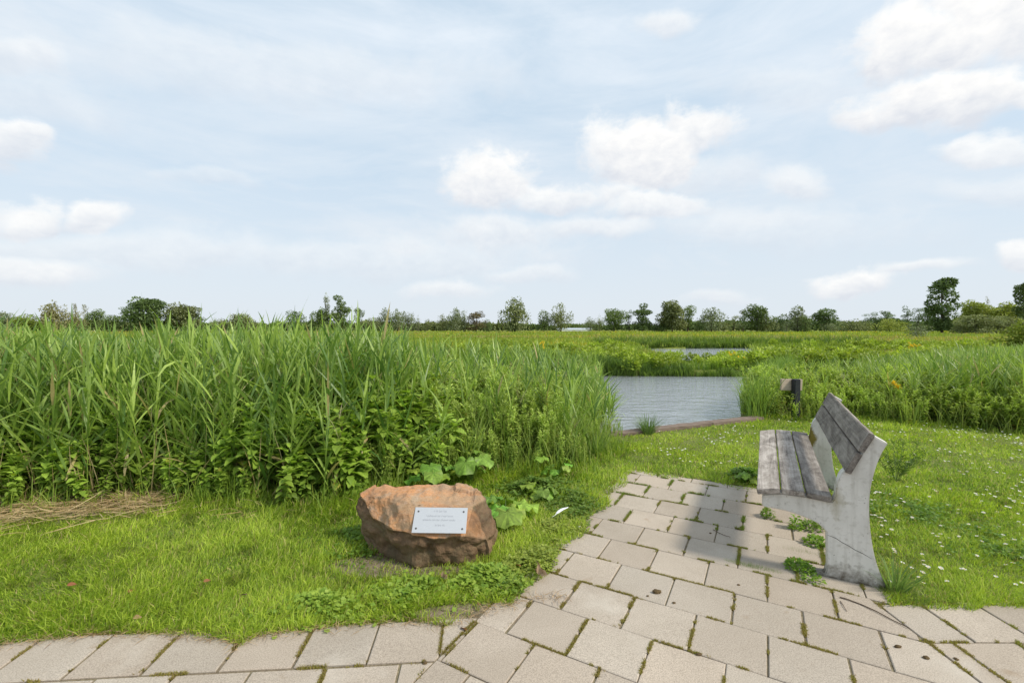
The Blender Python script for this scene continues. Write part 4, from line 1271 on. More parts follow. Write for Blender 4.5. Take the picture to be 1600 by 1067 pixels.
# ---- tufts that stand out
for i, (px, py, nn, hh_, rad, wid, c1, c2, cur, lab) in enumerate([
    (1012, 678, 170, .36, .07, .006, (.10, .18, .05), (.2, .29, .09), 1.2, 'arching rush tuft on the timber edge of the pond'),
    (1398, 922, 46, .24, .035, .008, (.13, .22, .06), (.26, .36, .11), .9, 'grass tuft against the back foot of the bench upright'),
    (1412, 932, 420, .055, .10, .003, (.14, .22, .04), (.32, .36, .10), 1.3, 'loose mown grass clump on the slabs behind the bench foot'),
    (930, 715, 60, .45, .06, .009, (.12, .2, .05), (.22, .32, .07), .8, 'tuft of long blades at the bank corner near the paving top'),
    (318, 790, 22, .26, .05, .010, (.2, .3, .05), (.3, .4, .08), .4, 'few broad upright blades in the grass before the left nettles')]):
    gx, gy = g(px, py)
    o = link('grass_tuft', grass_tuft_mesh('grass_tuft', nn, hh_, rad, wid, c1, c2, .75, i, cur), M_GRASS)
    o.location = (gx, gy, 0); tag(o, lab, 'grass tuft')

# feathery umbellifer behind the bench back
root = empty('umbellifer', (*g(1400, 752), 0)); tag(root, 'feathery dark green umbellifer in the daisy lawn right behind the bench back', 'umbellifer')
rs = np.random.RandomState(77); st, fo = Geo(), Geo()
for k in range(16):
    az = rs.rand() * 2 * PI; tl = .2 + .5 * rs.rand(); L = .22 + .26 * rs.rand()
    ribbons(st, np.array([[0, 0, -.01]]), np.array([az]), np.array([L]), np.array([tl]), np.array([.1]), np.array([.004]), [1, 1, .7], np.array([.4]), np.array([[.14, .20, .06]]))
    d_ = np.array([math.sin(tl) * math.cos(az), math.sin(tl) * math.sin(az), math.cos(tl)])
    m = 46; t = rs.uniform(.25, 1, m)
    ribbons(fo, d_[None] * (L * t)[:, None], rs.rand(m) * 2 * PI, .03 + .05 * rs.rand(m), .5 + .8 * rs.rand(m), .4 * np.ones(m), .004 * np.ones(m), [1, .8], rs.rand(m) * PI, mixcol((.08, .15, .03), (.17, .26, .05), rs.rand(m)))
link('stem', st.mesh('umbel_stem'), M_FOL, root); link('foliage', fo.mesh('umbel_foliage'), M_FOL, root)

# ---- yellow flag irises
def iris(px, py, h, nb, nf, lab, dist=None):
    gx, gy = g(px, py) if dist is None else (((px - CX) / F) * dist, dist)
    root = empty('yellow_iris', (gx, gy, 0)); tag(root, lab, 'iris', 'yellow irises at the water')
    rs = np.random.RandomState(int(px)); lv, st = Geo(), Geo()
    a = rs.rand(nb) * 2 * PI; r = .12 * np.sqrt(rs.rand(nb))
    ribbons(lv, np.c_[r * np.cos(a), r * np.sin(a), np.full(nb, -.15)], a, (h + .12) * rs.uniform(.7, 1.05, nb), .05 + .22 * rs.rand(nb), .1 + .5 * rs.rand(nb), .022 * rs.uniform(.7, 1.2, nb), [.8, 1, .85, .5], rs.normal(0, .3, nb), mixcol((.17, .27, .05), (.33, .42, .10), rs.rand(nb)))
    link('leaves', lv.mesh('iris_leaves'), M_REED, root)
    for k in range(nf):
        az = rs.rand() * 2 * PI; tl = .08 + .12 * rs.rand(); L = h * rs.uniform(.85, 1.05)
        b = np.array([rs.normal(0, .05), rs.normal(0, .05), -.05])
        s_ = Geo(); ribbons(s_, b[None], np.array([az]), np.array([L]), np.array([tl]), np.array([0.0]), np.array([.008]), [1, 1, .8], np.array([0.0]), np.array([[.2, .3, .07]]))
        so = link('flower_stalk', s_.mesh('iris_stalk'), M_REED, root)
        top = b + L * np.array([math.sin(tl) * math.cos(az), math.sin(tl) * math.sin(az), math.cos(tl)])
        f = Geo(); q = 6
        aa = np.arange(q) * PI / 3 + rs.rand()
        place(f, T_LEAF, np.repeat(top[None], q, 0), aa, np.where(np.arange(q) % 2 == 0, -.1, .9), .065, mixcol((.75, .50, .02), (.85, .62, .04), rs.rand(q)), None)
        link('flower', f.mesh('iris_flower'), M_PETAL, so)
iris(1403, 652, .62, 26, 5, 'yellow iris with a few open flowers in the bank behind the bench')
iris(1158, 0, .46, 46, 2, 'pale bladed yellow iris clump at the far waterside of the pond', 15.75)
iris(1146, 0, .62, 22, 5, 'small yellow iris left of the pale clump at the far waterside', 16.0)
iris(1432, 0, .95, 20, 9, 'yellow iris among the marsh bushes far to the right', 15.2)
iris(850, 0, 1.0, 14, 6, 'distant yellow iris above the willowherbs in the middle', 14.6)
iris(1418, 662, .5, 14, 0, 'flowerless iris fan beside the flowering iris behind the bench')

# ------------------------------------------------------------------ daisies
def daisy_mesh(i):
    rs = np.random.RandomState(60 + i); q = Geo(); h = .035 + .02 * rs.rand()
    ribbons(q, np.array([[0, 0, 0]]), np.array([0.0]), np.array([h]), np.array([.1]), np.array([.0]), np.array([.0015]), [1, 1], np.array([0.0]), np.array([[.15, .22, .05]]))
    n = 13; a = np.arange(n) * 2 * PI / n
    top = np.array([.1 * h, 0, h])
    tv, tq = leaf_template([0, .4, 1], [.06, .18, .12], .1, .1)
    place(q, (tv, tq), np.repeat(top[None], n, 0), a + rs.normal(0, .05, n), .25 + rs.normal(0, .12, n), .0115, np.repeat(np.array([[.80, .80, .78]]), n, 0), None)
    v = [top + np.array([0, 0, .0035])] + [top + np.array([.0042 * math.cos(b), .0042 * math.sin(b), .0012]) for b in np.linspace(0, 2 * PI, 9)[:-1]]
    q.add(np.array(v), None, [(0, 1 + k, 1 + (k + 1) % 8) for k in range(8)], None, np.array([.75, .5, .04]))
    return q.mesh('daisy')
dm = [daisy_mesh(i) for i in range(4)]
for m in dm: m.materials.append(M_PETAL)
cand = []
n = 16000
x, y = lawn_density_points(n, .15, 1.22, 2.45, 7.2, .9)
w1 = vnoise(x, y, 1.1, 51) * .5 + vnoise(x, y, 3.2, 52) * .5
r_ = x / y
dens = np.where(r_ > .72, np.clip((w1 - .36) * 2.6, .03, 1) * np.exp(-((y - 4.9) / 1.5) ** 2) + .04, np.clip((w1 - .55) * 2, 0.0, .3))
dens = np.where((r_ < .5) & (y > 5), dens * 1.3, dens)
k = (R.rand(n) < dens * .34) & ~in_paving(x, y, .02) & ~pip(POLY_B, x, y) & ~pip(POLY_A, x, y) & ~pip(POND, x, y) & (y < 6.05 + np.clip((x - 1.47) * .44, 0, 2))
x, y = x[k], y[k]
o_ = np.argsort(y); x, y = x[o_], y[o_]
for i in range(min(300, len(x))):
    o = link('daisy', dm[i % 4], M_PETAL); o.location = (x[i], y[i], .0); o.rotation_euler = (random.uniform(-.3, .1), random.uniform(-.2, .2), random.uniform(0, 6)); o.scale = (random.uniform(.75, 1.1),) * 3
    tag(o, 'small white daisy in the lawn around the bench', 'daisy', 'white daisies in the lawn')
if len(x) > 300:
    dg_ = Geo()
    base = dm[0]; co = np.empty(len(base.vertices) * 3, np.float32); base.vertices.foreach_get('co', co); co = co.reshape(-1, 3)
    n = len(x) - 300
    nP_ = 8; a = np.arange(nP_) * 2 * PI / nP_
    for i in range(300, len(x)):
        s_ = random.uniform(.7, 1.0); c0 = np.array([x[i], y[i], .045]); t1, t2 = random.uniform(-.35, .1), random.uniform(-.3, .3)
        v = [c0 + np.array([0, 0, .003])] + [c0 + .012 * s_ * np.array([math.cos(b), math.sin(b), -t1 * math.sin(b) + t2 * math.cos(b)]) for b in a] + [c0 + .0045 * s_ * np.array([math.cos(b), math.sin(b), .6]) for b in a]
        dg_.add(np.array(v), [(1 + k, 1 + (k + 1) % nP_, 1 + nP_ + (k + 1) % nP_, 1 + nP_ + k) for k in range(nP_)], [(0, 1 + nP_ + k, 1 + nP_ + (k + 1) % nP_) for k in range(nP_)], np.array([.80, .80, .78]), np.array([.75, .5, .04]))
    tag(link('far_daisies', dg_.mesh('far_daisies'), M_PETAL), 'many tiny white daisies farther back in the lawn', 'daisies', 'white daisies in the lawn', 'stuff')

# ------------------------------------------------------------------ small things lying about
def dry_leaf(px, py, size, c, lab, z=.012, curl=.5, rot=0):
    gx, gy = g(px, py); q = Geo(); rs = np.random.RandomState(int(px + py))
    tv, tq = leaf_template([0, .15, .35, .6, .85, 1], [.03, .22, .30, .27, .12, .005], curl, .35)
    place(q, (tv, tq), np.array([[0, 0, .0]]), np.array([0.0]), np.array([.1]), size * .72, np.array([c]) * .6, np.array([.5]))
    o = link('dry_leaf', q.mesh('dry_leaf'), M_DRY); o.location = (gx, gy, z * .75); o.rotation_euler = (0, 0, rot); tag(o, lab, 'dry leaf')
RB = (.32, .13, .06)
dry_leaf(728, 986, .06, RB, 'reddish dry leaf lying where the slabs meet below the boulder', .006, .4, 2.2)
dry_leaf(748, 950, .05, RB, 'rust coloured dry leaf on bare soil at the lawn corner', .02, .4, 1.6)
dry_leaf(105, 923, .055, (.42, .16, .09), 'round reddish dry leaf in the left lawn, leftmost of the leaves', .045, .3, .4)
dry_leaf(200, 935, .05, (.42, .17, .09), 'reddish dry leaf in the middle of the left lawn', .045, .3, 1.4)
dry_leaf(318, 918, .05, (.45, .22, .10), 'orange dry leaf in the lawn left of the boulder', .045, .5, .8)
dry_leaf(208, 974, .05, (.50, .33, .18), 'tan dry leaf near the left paving edge', .04, .5, .2)
dry_leaf(385, 938, .045, (.35, .22, .16), 'grey brown dry leaf in the lawn before the boulder', .04, .6, 2.8)
dry_leaf(813, 896, .05, (.45, .20, .08), 'orange brown dry leaf in the weeds by the crumpled leaf', .06, .5, 2.2)
def crumpled(px, py, s, lab, z=.03):
    gx, gy = g(px, py); q = Geo(); rs = np.random.RandomState(9)
    n = 9; place(q, T_NETTLE, np.c_[rs.normal(0, s * .25, n), rs.normal(0, s * .25, n), rs.rand(n) * s * .4], rs.rand(n) * 6, rs.normal(.4, .6, n), s * rs.uniform(.5, .9, n), mixcol((.32, .20, .11), (.52, .38, .24), rs.rand(n)), rs.normal(0, .8, n))
    o = link('crumpled_leaf', q.mesh('crumpled_leaf'), M_DRY); o.location = (gx, gy, z); tag(o, lab, 'dry leaf')
crumpled(846, 905, .075, 'crumpled tan dry leaf at the paving corner right of the boulder', .02)
crumpled(695, 912, .05, 'small crumpled dry leaf on the grass below the boulder', .03)

# feather
gx, gy = g(877, 818)
q = Geo(); N = 12
v, f = [], []
for i in range(N + 1):
    t = i / N; w = .0145 * (math.sin(PI * min(1, t * 1.02 + .02)) ** .45) * (1 if t > .12 else .25)
    z = .012 * math.sin(PI * t) 
    v += [(t * .15, w, z - .002), (t * .15, 0, z + .001), (t * .15, -w, z - .002)]
for i in range(N): a0 = 3 * i; f += [(a0, a0 + 1, a0 + 4, a0 + 3), (a0 + 1, a0 + 2, a0 + 5, a0 + 4)]
q.add(v, f, None, np.array([.8, .8, .8]))
o = link('feather', q.mesh('feather', True), M_FEATHER); o.location = (gx - .05, gy - .04, .085); o.rotation_euler = (0, -.1, .75); tag(o, 'white feather lying on the weeds between boulder and paving', 'feather')
qv = Geo(); qv.add([(-.03, .001, -.006), (.15, .0006, .0025), (.15, -.0006, .0025), (-.03, -.001, -.006), (-.03, 0, -.004), (.15, 0, .0045)], [(0, 1, 5, 4), (4, 5, 2, 3)], None, np.array([.7, .7, .7]))
link('quill', qv.mesh('quill'), M_FEATHER, o)

# twigs, clods, stone
def tube(name, pts, rad, mat):
    bm = bmesh.new(); rings = []
    for i, p in enumerate(pts):
        p = Vector(p); d = (Vector(pts[min(i + 1, len(pts) - 1)]) - Vector(pts[max(i - 1, 0)])).normalized()
        s = d.cross(Vector((0, 0, 1))).normalized(); u = s.cross(d)
        rr = rad * (1 - .5 * i / len(pts))
        rings.append([bm.verts.new(p + s * math.cos(k * PI / 3) * rr + u * math.sin(k * PI / 3) * rr) for k in range(6)])
    for a, b in zip(rings[:-1], rings[1:]):
        for k in range(6): bm.faces.new((a[k], a[(k + 1) % 6], b[(k + 1) % 6], b[k]))
    bm.faces.new(rings[0][::-1]); bm.faces.new(rings[-1])
    me = bpy.data.meshes.new(name); bm.to_mesh(me); bm.free()
    return link(name, me, mat)
def twig(pxs, rad, lab):
    w = [Vector((*g(*p), .005 + .002 * (i % 2))) for i, p in enumerate(pxs)]
    o = tube('twig', [p - w[0] for p in w], rad, M_TWIG); o.location = w[0]; tag(o, lab, 'twig')
twig([(1312, 934), (1322, 937), (1345, 945), (1370, 957), (1395, 970), (1421, 983)], .0035, 'long thin brown twig lying on the slabs below the bench foot')
twig([(1114, 828), (1122, 833), (1132, 837), (1141, 840)], .0025, 'short dark twig on the shaded slab left of the bench')
twig([(1313, 940), (1318, 948), (1323, 956)], .002, 'tiny twig next to the long twig')
def clod(px, py, sz, lab, mat=M_CLOD, flat=.5):
    gx, gy = g(px, py); sz = (sz[0] * .75, sz[1] * .75); bm = bmesh.new(); bmesh.ops.create_icosphere(bm, subdivisions=3, radius=1)
    for v in bm.verts:
        k = 1 + .35 * mnoise.fractal(v.co * 1.8 + Vector((px, py, 0)), 1, 2, 3)
        v.co = Vector((v.co.x * sz[0] * k, v.co.y * sz[1] * k, v.co.z * sz[0] * flat * k))
    me = bpy.data.meshes.new('clod'); bm.to_mesh(me); bm.free()
    o = link('clod', me, mat); o.location = (gx, gy, sz[0] * flat * .6); tag(o, lab, 'clod')
    return o
clod(1026, 926, (.032, .016), 'elongated brown clod on a slab in the paving centre')
clod(1012, 931, (.009, .008), 'pea sized dark clod left of the elongated brown one')
clod(1154, 914, (.011, .008), 'small black clod on a slab left of the bench foot', M_CLOD)
clod(1110, 833, (.011, .008), 'small black clod on the shaded slab beside the short twig')
clod(1447, 1028, (.018, .012), 'cracked brown clod at the paving seam right of the bench', M_CLOD)
clod(1403, 1011, (.020, .009), 'flat brown clod on a slab left of the paving seam')
clod(1494, 1030, (.012, .012), 'round dark clod on the slab right of the paving seam')
clod(664, 1036, (.014, .010), 'olive brown clod on a slab below the boulder')
clod(1053, 942, (.012, .008), 'brown clod on the joint near the pale stain')
clod(1092, 1023, (.017, .006), 'thin dark clod in a joint at the bottom centre of the paving')
clod(1020, 779, (.008, .006), 'tiny dark clod on a slab near the paving top')

# ------------------------------------------------------------------ trees
def crown_geo(kind, h, w, n, c1, c2, rs):
    q = Geo(); pts = []; nrm = []
    lobes = []
    if kind == 'round':
        for _ in range(16):
            a = rs.rand() * 2 * PI; r = w * .5 * rs.uniform(.15, .62); z = h * rs.uniform(.16, .84)
            lobes.append((r * math.cos(a), r * math.sin(a), z, w * rs.uniform(.16, .26), h * rs.uniform(.10, .17)))
        lobes.append((0, 0, h * .55, w * .32, h * .30))
    elif kind == 'tall':
        for _ in range(30):
            t = rs.rand(); z = h * (.12 + .82 * t); r = w * .36 * min(1, .55 + t, (1.12 - t) * 3.2) * rs.rand() ** .5; a = rs.rand() * 2 * PI
            lobes.append((r * math.cos(a), r * math.sin(a), z, w * rs.uniform(.13, .22), h * rs.uniform(.05, .09)))
    elif kind == 'willow':
        for _ in range(26):
            a = rs.rand() * 2 * PI; r = w * .5 * rs.uniform(.0, .8); t = r / (w * .5); z = h * (.88 - .50 * t * t) * rs.uniform(.45, 1.0)
            lobes.append((r * math.cos(a), r * math.sin(a), z, w * rs.uniform(.07, .13), h * rs.uniform(.12, .2)))
        for _ in range(5): lobes.append((rs.normal(0, w * .12), rs.normal(0, w * .12), h * .35, w * .2, h * .28))
    elif kind == 'irregular':
        for _ in range(18):
            a = rs.rand() * 2 * PI; t = rs.rand(); z = h * (.12 + .82 * t); r = w * .46 * (1 - .55 * t) * rs.uniform(.3, 1)
            lobes.append((r * math.cos(a), r * math.sin(a), z, w * rs.uniform(.12, .22), h * rs.uniform(.04, .08)))
        lobes.append((0, 0, h * .45, w * .16, h * .3))
    else:  # bush: foliage down to the ground
        for _ in range(14):
            a = rs.rand() * 2 * PI; r = w * .5 * rs.uniform(0, .75); z = h * rs.uniform(.12, .75) * (1 - .45 * (2 * r / w) ** 2)
            lobes.append((r * math.cos(a), r * math.sin(a), z, w * rs.uniform(.12, .22), h * rs.uniform(.14, .26)))
    zt = max(l[2] + l[4] for l in lobes); k = h / zt
    Lb = np.array(lobes); Lb[:, 2] *= k; Lb[:, 4] *= k
    vol = Lb[:, 3] ** 2 + Lb[:, 3] * Lb[:, 4]; pick = rs.choice(len(Lb), n, p=vol / vol.sum())
    d = rs.normal(0, 1, (n, 3)); d /= np.linalg.norm(d, axis=1)[:, None]
    rad = rs.uniform(.55, 1.12, n) ** .6
    L = Lb[pick]
    p = np.stack([L[:, 0] + d[:, 0] * L[:, 3] * rad, L[:, 1] + d[:, 1] * L[:, 3] * rad, L[:, 2] + d[:, 2] * L[:, 4] * rad], 1)
    p[:, 2] = np.maximum(p[:, 2], rs.uniform(.0, .08, n) * h)
    s = (.030 if kind in ('willow', 'irregular') else .036) * (h * w) ** .5 * rs.uniform(.6, 1.3, n)
    lobetone = rs.rand(len(Lb))[pick]
    c = mixcol(c1, c2, np.clip(.25 + .35 * lobetone + .4 * rs.rand(n), 0, 1))
    az = np.arctan2(d[:, 1], d[:, 0]) + rs.normal(0, .8, n)
    place(q, T_LEAF, p, az, (1.2 if kind == 'willow' else .5) * d[:, 2] + rs.normal(0, .5, n), s * 1.6, c, rs.normal(0, .5, n))
    return q

def tree(px, top, wpx, kind, Z, c1, c2, lab, name='tree', n=None, bushy=False, dens=1.0):
    Yb = Z; X = (px - CX) / F * Z
    h = H + (512 - top) / F * Z; w = wpx / F * Z
    h = max(h, 1.5)
    rs = np.random.RandomState(int(px * 7 + top))
    n = n or int(np.clip(wpx * (515 - top) * 2.3, 500, 5200) * dens)
    root = empty(name, (X, Yb, 0)); tag(root, lab, 'tree' if name != 'bush' and name != 'hedge' else name, 'trees and bushes of the far tree line')
    link('crown', crown_geo(kind, h, w, n, c1, c2, rs).mesh('crown'), M_TREE, root)
    bm = bmesh.new()
    def limb(p, d, L, r0, r1):
        d = Vector(d).normalized(); s = d.orthogonal().normalized(); u = d.cross(s); rr = []
        for i, t in enumerate((0, .5, 1)):
            c = Vector(p) + d * L * t + s * (.03 * L * (i == 1)); r = r0 + (r1 - r0) * t
            rr.append([bm.verts.new(c + s * math.cos(k * PI / 3) * r + u * math.sin(k * PI / 3) * r) for k in range(6)])
        for a, b in zip(rr[:-1], rr[1:]):
            for k in range(6): bm.faces.new((a[k], a[(k + 1) % 6], b[(k + 1) % 6], b[k]))
        bm.faces.new(rr[-1])
    tr = .022 * h + .03
    limb((0, 0, -.1), (rs.normal(0, .04), 0, 1), h * (.75 if kind in ('tall', 'irregular') else .55), tr, tr * .4)
    for k in range(5):
        a = rs.rand() * 2 * PI; z = h * rs.uniform(.18, .5)
        limb((0, 0, z), (math.cos(a) * .7, math.sin(a) * .7, .8), w * .35, tr * .4, tr * .12)
    me = bpy.data.meshes.new('trunk'); bm.to_mesh(me); bm.free()
    link('trunk', me, M_BARK, root)
    return root

DK = ((.085, .13, .055), (.20, .28, .10)); MD = ((.10, .15, .055), (.22, .29, .10)); OL = ((.15, .18, .08), (.30, .33, .15))
GY = ((.14, .17, .09), (.29, .33, .19)); YG = ((.20, .25, .05), (.44, .49, .12)); TN = ((.2, .2, .085), (.38, .36, .18)); LG = ((.17, .24, .035), (.34, .42, .08))
T = [ # px, top, width, kind, distance, colours, label
 (10, 488, 34, 'bush', 150, GY, 'pale grey green bush at the far left edge of the tree line'),
 (45, 492, 40, 'bush', 150, LG, 'bright green rounded bush second from the left edge'),
 (84, 470, 42, 'willow', 150, TN, 'big tan green willow near the left end of the tree line'),
 (116, 486, 34, 'willow', 155, TN, 'lower tan willow just right of the big tan green willow'),
 (134, 476, 8, 'tall', 170, TN, 'thin bare spiky poplar rising behind the low tan willows'),
 (118, 474, 7, 'tall', 172, TN, 'thin pale poplar spike left of the other thin poplar'),
 (150, 484, 26, 'round', 150, MD, 'small round green tree between the thin poplars and the big oak'),
 (174, 493, 36, 'bush', 148, MD, 'low green bush at the left foot of the big oak'),
 (194, 481, 18, 'irregular', 150, DK, 'narrow dark tree touching the left side of the big oak'),
 (229, 467, 62, 'round', 145, DK, 'big dark green oak, largest rounded crown on the left'),
 (284, 475, 48, 'round', 147, OL, 'olive green broad tree right against the big oak'),
 (311, 482, 18, 'irregular', 150, DK, 'small sparse dark tree at the right end of the oak group'),
 (345, 499, 40, 'bush', 170, OL, 'low olive bush right of the oak group'),
 (377, 491, 50, 'bush', 170, OL, 'wide low olive bush in the gap right of the oak group'),
 (461, 486, 28, 'round', 150, DK, 'isolated round dark tree left of the narrow poplar'),
 (512, 459, 10, 'tall', 150, OL, 'narrow tall poplar standing above the reeds left of centre'),
 (503, 481, 32, 'bush', 148, MD, 'dark bushy tree at the foot of the narrow poplar'),
 (533, 464, 30, 'irregular', 150, MD, 'tall irregular tree just right of the narrow poplar'),
 (562, 482, 20, 'irregular', 152, MD, 'small irregular tree right of the tall irregular one'),
 (582, 497, 36, 'bush', 155, OL, 'low olive bush before the grey willow row'),
 (602, 481, 24, 'willow', 155, GY, 'silvery willow, first and tallest of the grey willow row'),
 (621, 483, 28, 'willow', 156, GY, 'silvery willow, second of the grey willow row'),
 (638, 488, 24, 'willow', 157, GY, 'silvery willow, third of the grey willow row'),
 (653, 493, 14, 'willow', 158, GY, 'slim low silvery willow at the right end of the grey row'),
 (668, 499, 18, 'bush', 160, OL, 'low olive bush right of the grey willow row'),
 (692, 491, 22, 'willow', 158, OL, 'small olive willow left of the second willow group'),
 (712, 481, 28, 'willow', 158, GY, 'taller silvery willow of the second willow group'),
 (725, 484, 16, 'willow', 158, GY, 'slim silvery willow beside the taller one of the second group'),
 (744, 487, 32, 'irregular', 158, ((.10, .09, .035), (.20, .16, .08)), 'brownish tree at the right of the second willow group'),
 (761, 500, 22, 'bush', 158, DK, 'low dark bush right of the brownish tree'),
 (804, 464, 50, 'willow', 150, OL, 'large open willow standing alone at the picture centre'),
 (800, 492, 24, 'bush', 150, MD, 'dark undergrowth bush at the foot of the large central willow'),
 (850, 485, 24, 'round', 150, MD, 'small dark tree left of the shaggy willow right of centre'),
 (876, 475, 36, 'willow', 150, OL, 'shaggy olive willow right of centre'),
 (903, 505, 24, 'bush', 200, MD, 'distant low bush above the white greenhouse'),
 (922, 496, 26, 'willow', 165, GY, 'greyish low willow left of the round tree'),
 (936, 492, 16, 'willow', 165, OL, 'slim olive willow against the left of the round tree'),
 (959, 483, 38, 'round', 150, MD, 'dome shaped green tree right of centre'),
 (983, 485, 14, 'irregular', 152, DK, 'narrow dark tree left of the jagged dark tree'),
 (1003, 475, 34, 'irregular', 150, DK, 'jagged dark tree with a pointed top right of the dome shaped tree'),
 (1026, 498, 34, 'bush', 152, DK, 'low dark bush right of the jagged tree'),
 (1050, 471, 42, 'round', 148, OL, 'tall broad olive tree, tallest between the jagged tree and the grey willow'),
 (1074, 477, 22, 'round', 150, MD, 'tree leaning against the right of the tall broad olive tree'),
 (1090, 497, 22, 'bush', 150, DK, 'low dark bush left of the umbrella shaped willow'),
 (1112, 481, 42, 'willow', 150, GY, 'umbrella shaped greyish willow'),
 (1131, 503, 24, 'bush', 150, OL, 'low olive bush right of the umbrella shaped willow'),
 (1147, 494, 16, 'irregular', 165, OL, 'tiny sparse tree right of the umbrella shaped willow'),
 (1161, 484, 15, 'irregular', 160, GY, 'slim pale tree against the left of the round dark green tree'),
 (1183, 476, 38, 'round', 150, MD, 'round dark green tree standing right of the slim pale tree'),
 (1199, 497, 26, 'bush', 148, OL, 'lighter low bush at the right foot of the round dark green tree'),
 (1214, 493, 44, 'bush', 155, DK, 'dark low hedge like bush left of the wispy willow'),
 (1247, 479, 42, 'willow', 150, GY, 'wispy grey willow right of centre of the right half'),
 (1229, 503, 18, 'bush', 140, GY, 'small grey bush in front of the dark hedge'),
 (1258, 493, 24, 'bush', 146, MD, 'green bush at the foot of the wispy grey willow'),
 (1288, 483, 36, 'round', 148, DK, 'compact dark tree with a visible trunk right of the wispy willow'),
 (1301, 504, 26, 'bush', 140, GY, 'small grey bush before the compact dark tree'),
 (1332, 499, 44, 'bush', 155, OL, 'long low olive bush right of the compact dark tree'),
 (1352, 491, 16, 'irregular', 160, DK, 'tiny dark irregular tree, first of three small ones'),
 (1368, 489, 18, 'irregular', 158, DK, 'second of three small dark irregular trees'),
 (1386, 487, 24, 'irregular', 156, DK, 'third and widest of three small dark irregular trees'),
 (1390, 499, 44, 'bush', 135, YG, 'yellow green low bush before the three small dark trees'),
 (1417, 479, 18, 'irregular', 140, DK, 'slim dark conifer like tree, left of the pair beside the poplar'),
 (1434, 482, 15, 'irregular', 140, DK, 'slim dark conifer like tree, right of the pair beside the poplar'),
 (1451, 481, 24, 'bush', 140, MD, 'green bushy tree at the left foot of the tall poplar'),
 (1472, 436, 37, 'tall', 110, DK, 'tall dark poplar, tallest tree of the picture'),
 (1516, 470, 46, 'bush', 115, YG, 'yellow green willow right of the tall poplar'),
 (1545, 478, 40, 'bush', 118, YG, 'yellow green willow bush between the two taller yellow ones'),
 (1574, 474, 52, 'bush', 112, YG, 'large yellow green willow near the right edge'),
 (1524, 493, 56, 'bush', 100, OL, 'low olive bush in front of the yellow green willows'),
 (1567, 495, 50, 'bush', 100, OL, 'second low olive bush before the yellow willows at the right'),
 (1597, 443, 28, 'irregular', 105, MD, 'tall sparse tree cut by the right edge of the picture'),
 (1542, 464, 5, 'tall', 118, TN, 'thin bare branch like tree above the yellow green willows'),
 (1432, 505, 36, 'bush', 62, GY, 'pale grey green bush standing in the marsh before the tree line'),
]
for (px, top, wpx, kind, Z, (c1, c2), lab) in T:
    nm = 'bush' if kind == 'bush' else ('willow_tree' if kind == 'willow' else ('poplar_tree' if kind == 'tall' else 'broadleaf_tree'))
    tree(px, top - 1, wpx * 1.18, kind, Z, c1, c2, lab, nm, dens=.55 if kind == 'willow' and wpx > 30 else 1.0)
# nearer bush cut by the right edge
tree(1600, 497, 74, 'bush', 20, (.14, .2, .03), (.34, .4, .07), 'light green feathery bush cut by the right edge behind the reeds', 'bush', 2600)
# low hedges that close the horizon
for (a_, b_, top, Z, cc, lab) in [(-160, 210, 499, 190, OL, 'long low hedge behind the left willows'), (205, 500, 502, 195, MD, 'long low hedge behind the oak group'),
                              (495, 800, 502, 195, OL, 'long low hedge behind the grey willow row'), (800, 1040, 506, 230, MD, 'faint distant hedge behind the centre willows'),
                              (1035, 1245, 500, 190, MD, 'long low hedge behind the umbrella shaped willow'), (1240, 1500, 498, 185, DK, 'long low hedge behind the three small dark trees'), (1500, 1780, 490, 150, OL, 'long hedge behind the right yellow willows')]:
    rs = np.random.RandomState(int(a_ + 500)); q = Geo()
    x0, x1 = (a_ - CX) / F * Z, (b_ - CX) / F * Z; h = H + (512 - top) / F * Z
    n = int((b_ - a_) * 22)
    x = x0 + (x1 - x0) * rs.rand(n); prof = h * (.55 + .5 * vnoise(x, 0 * x, .16, 5)); z = prof * rs.rand(n) ** .6
    place(q, T_LEAF, np.c_[x - (x0 + x1) / 2, rs.normal(0, 1.5, n), z], rs.rand(n) * 6.28, rs.normal(.3, .6, n), rs.uniform(.7, 1.6, n), mixcol(cc[0], cc[1], rs.rand(n)), rs.normal(0, .6, n))
    root = empty('hedge', ((x0 + x1) / 2, Z, 0)); tag(root, lab, 'hedge'); link('foliage', q.mesh('hedge_foliage'), M_TREE, root)
    st = Geo(); m = 30; xx = np.linspace(x0, x1, m) - (x0 + x1) / 2
    ribbons(st, np.c_[xx, np.zeros(m), np.zeros(m)], np.zeros(m), np.full(m, h * .5), np.zeros(m), np.zeros(m), np.full(m, .3), [1, .8], np.zeros(m), np.repeat([[.08, .06, .04]], m, 0))
    link('stems', st.mesh('hedge_stems'), M_BARK, root)

# distant greenhouse
Zg = 185; gxx = (897 - CX) / F * Zg
gh = empty('greenhouse', (gxx, Zg, 0)); tag(gh, 'low long white greenhouse far away on the horizon right of centre', 'greenhouse')
boxpart('wall', (13, 4, .8), (0, 0, .4), M_WHITE, gh, .02)
bm = bmesh.new()
for sx in (-7.1, 7.1):
    for (yy, zz) in ((-2.1, .8), (0, 1.3), (2.1, .8)): bm.verts.new((sx, yy, zz))
bm.verts.ensure_lookup_table(); V_ = bm.verts
for f in ((0, 1, 2), (5, 4, 3), (0, 3, 4, 1), (1, 4, 5, 2), (2, 5, 3, 0)): bm.faces.new([V_[i] for i in f])
me = bpy.data.meshes.new('roof'); bm.to_mesh(me); bm.free(); link('roof', me, M_GLASS, gh)

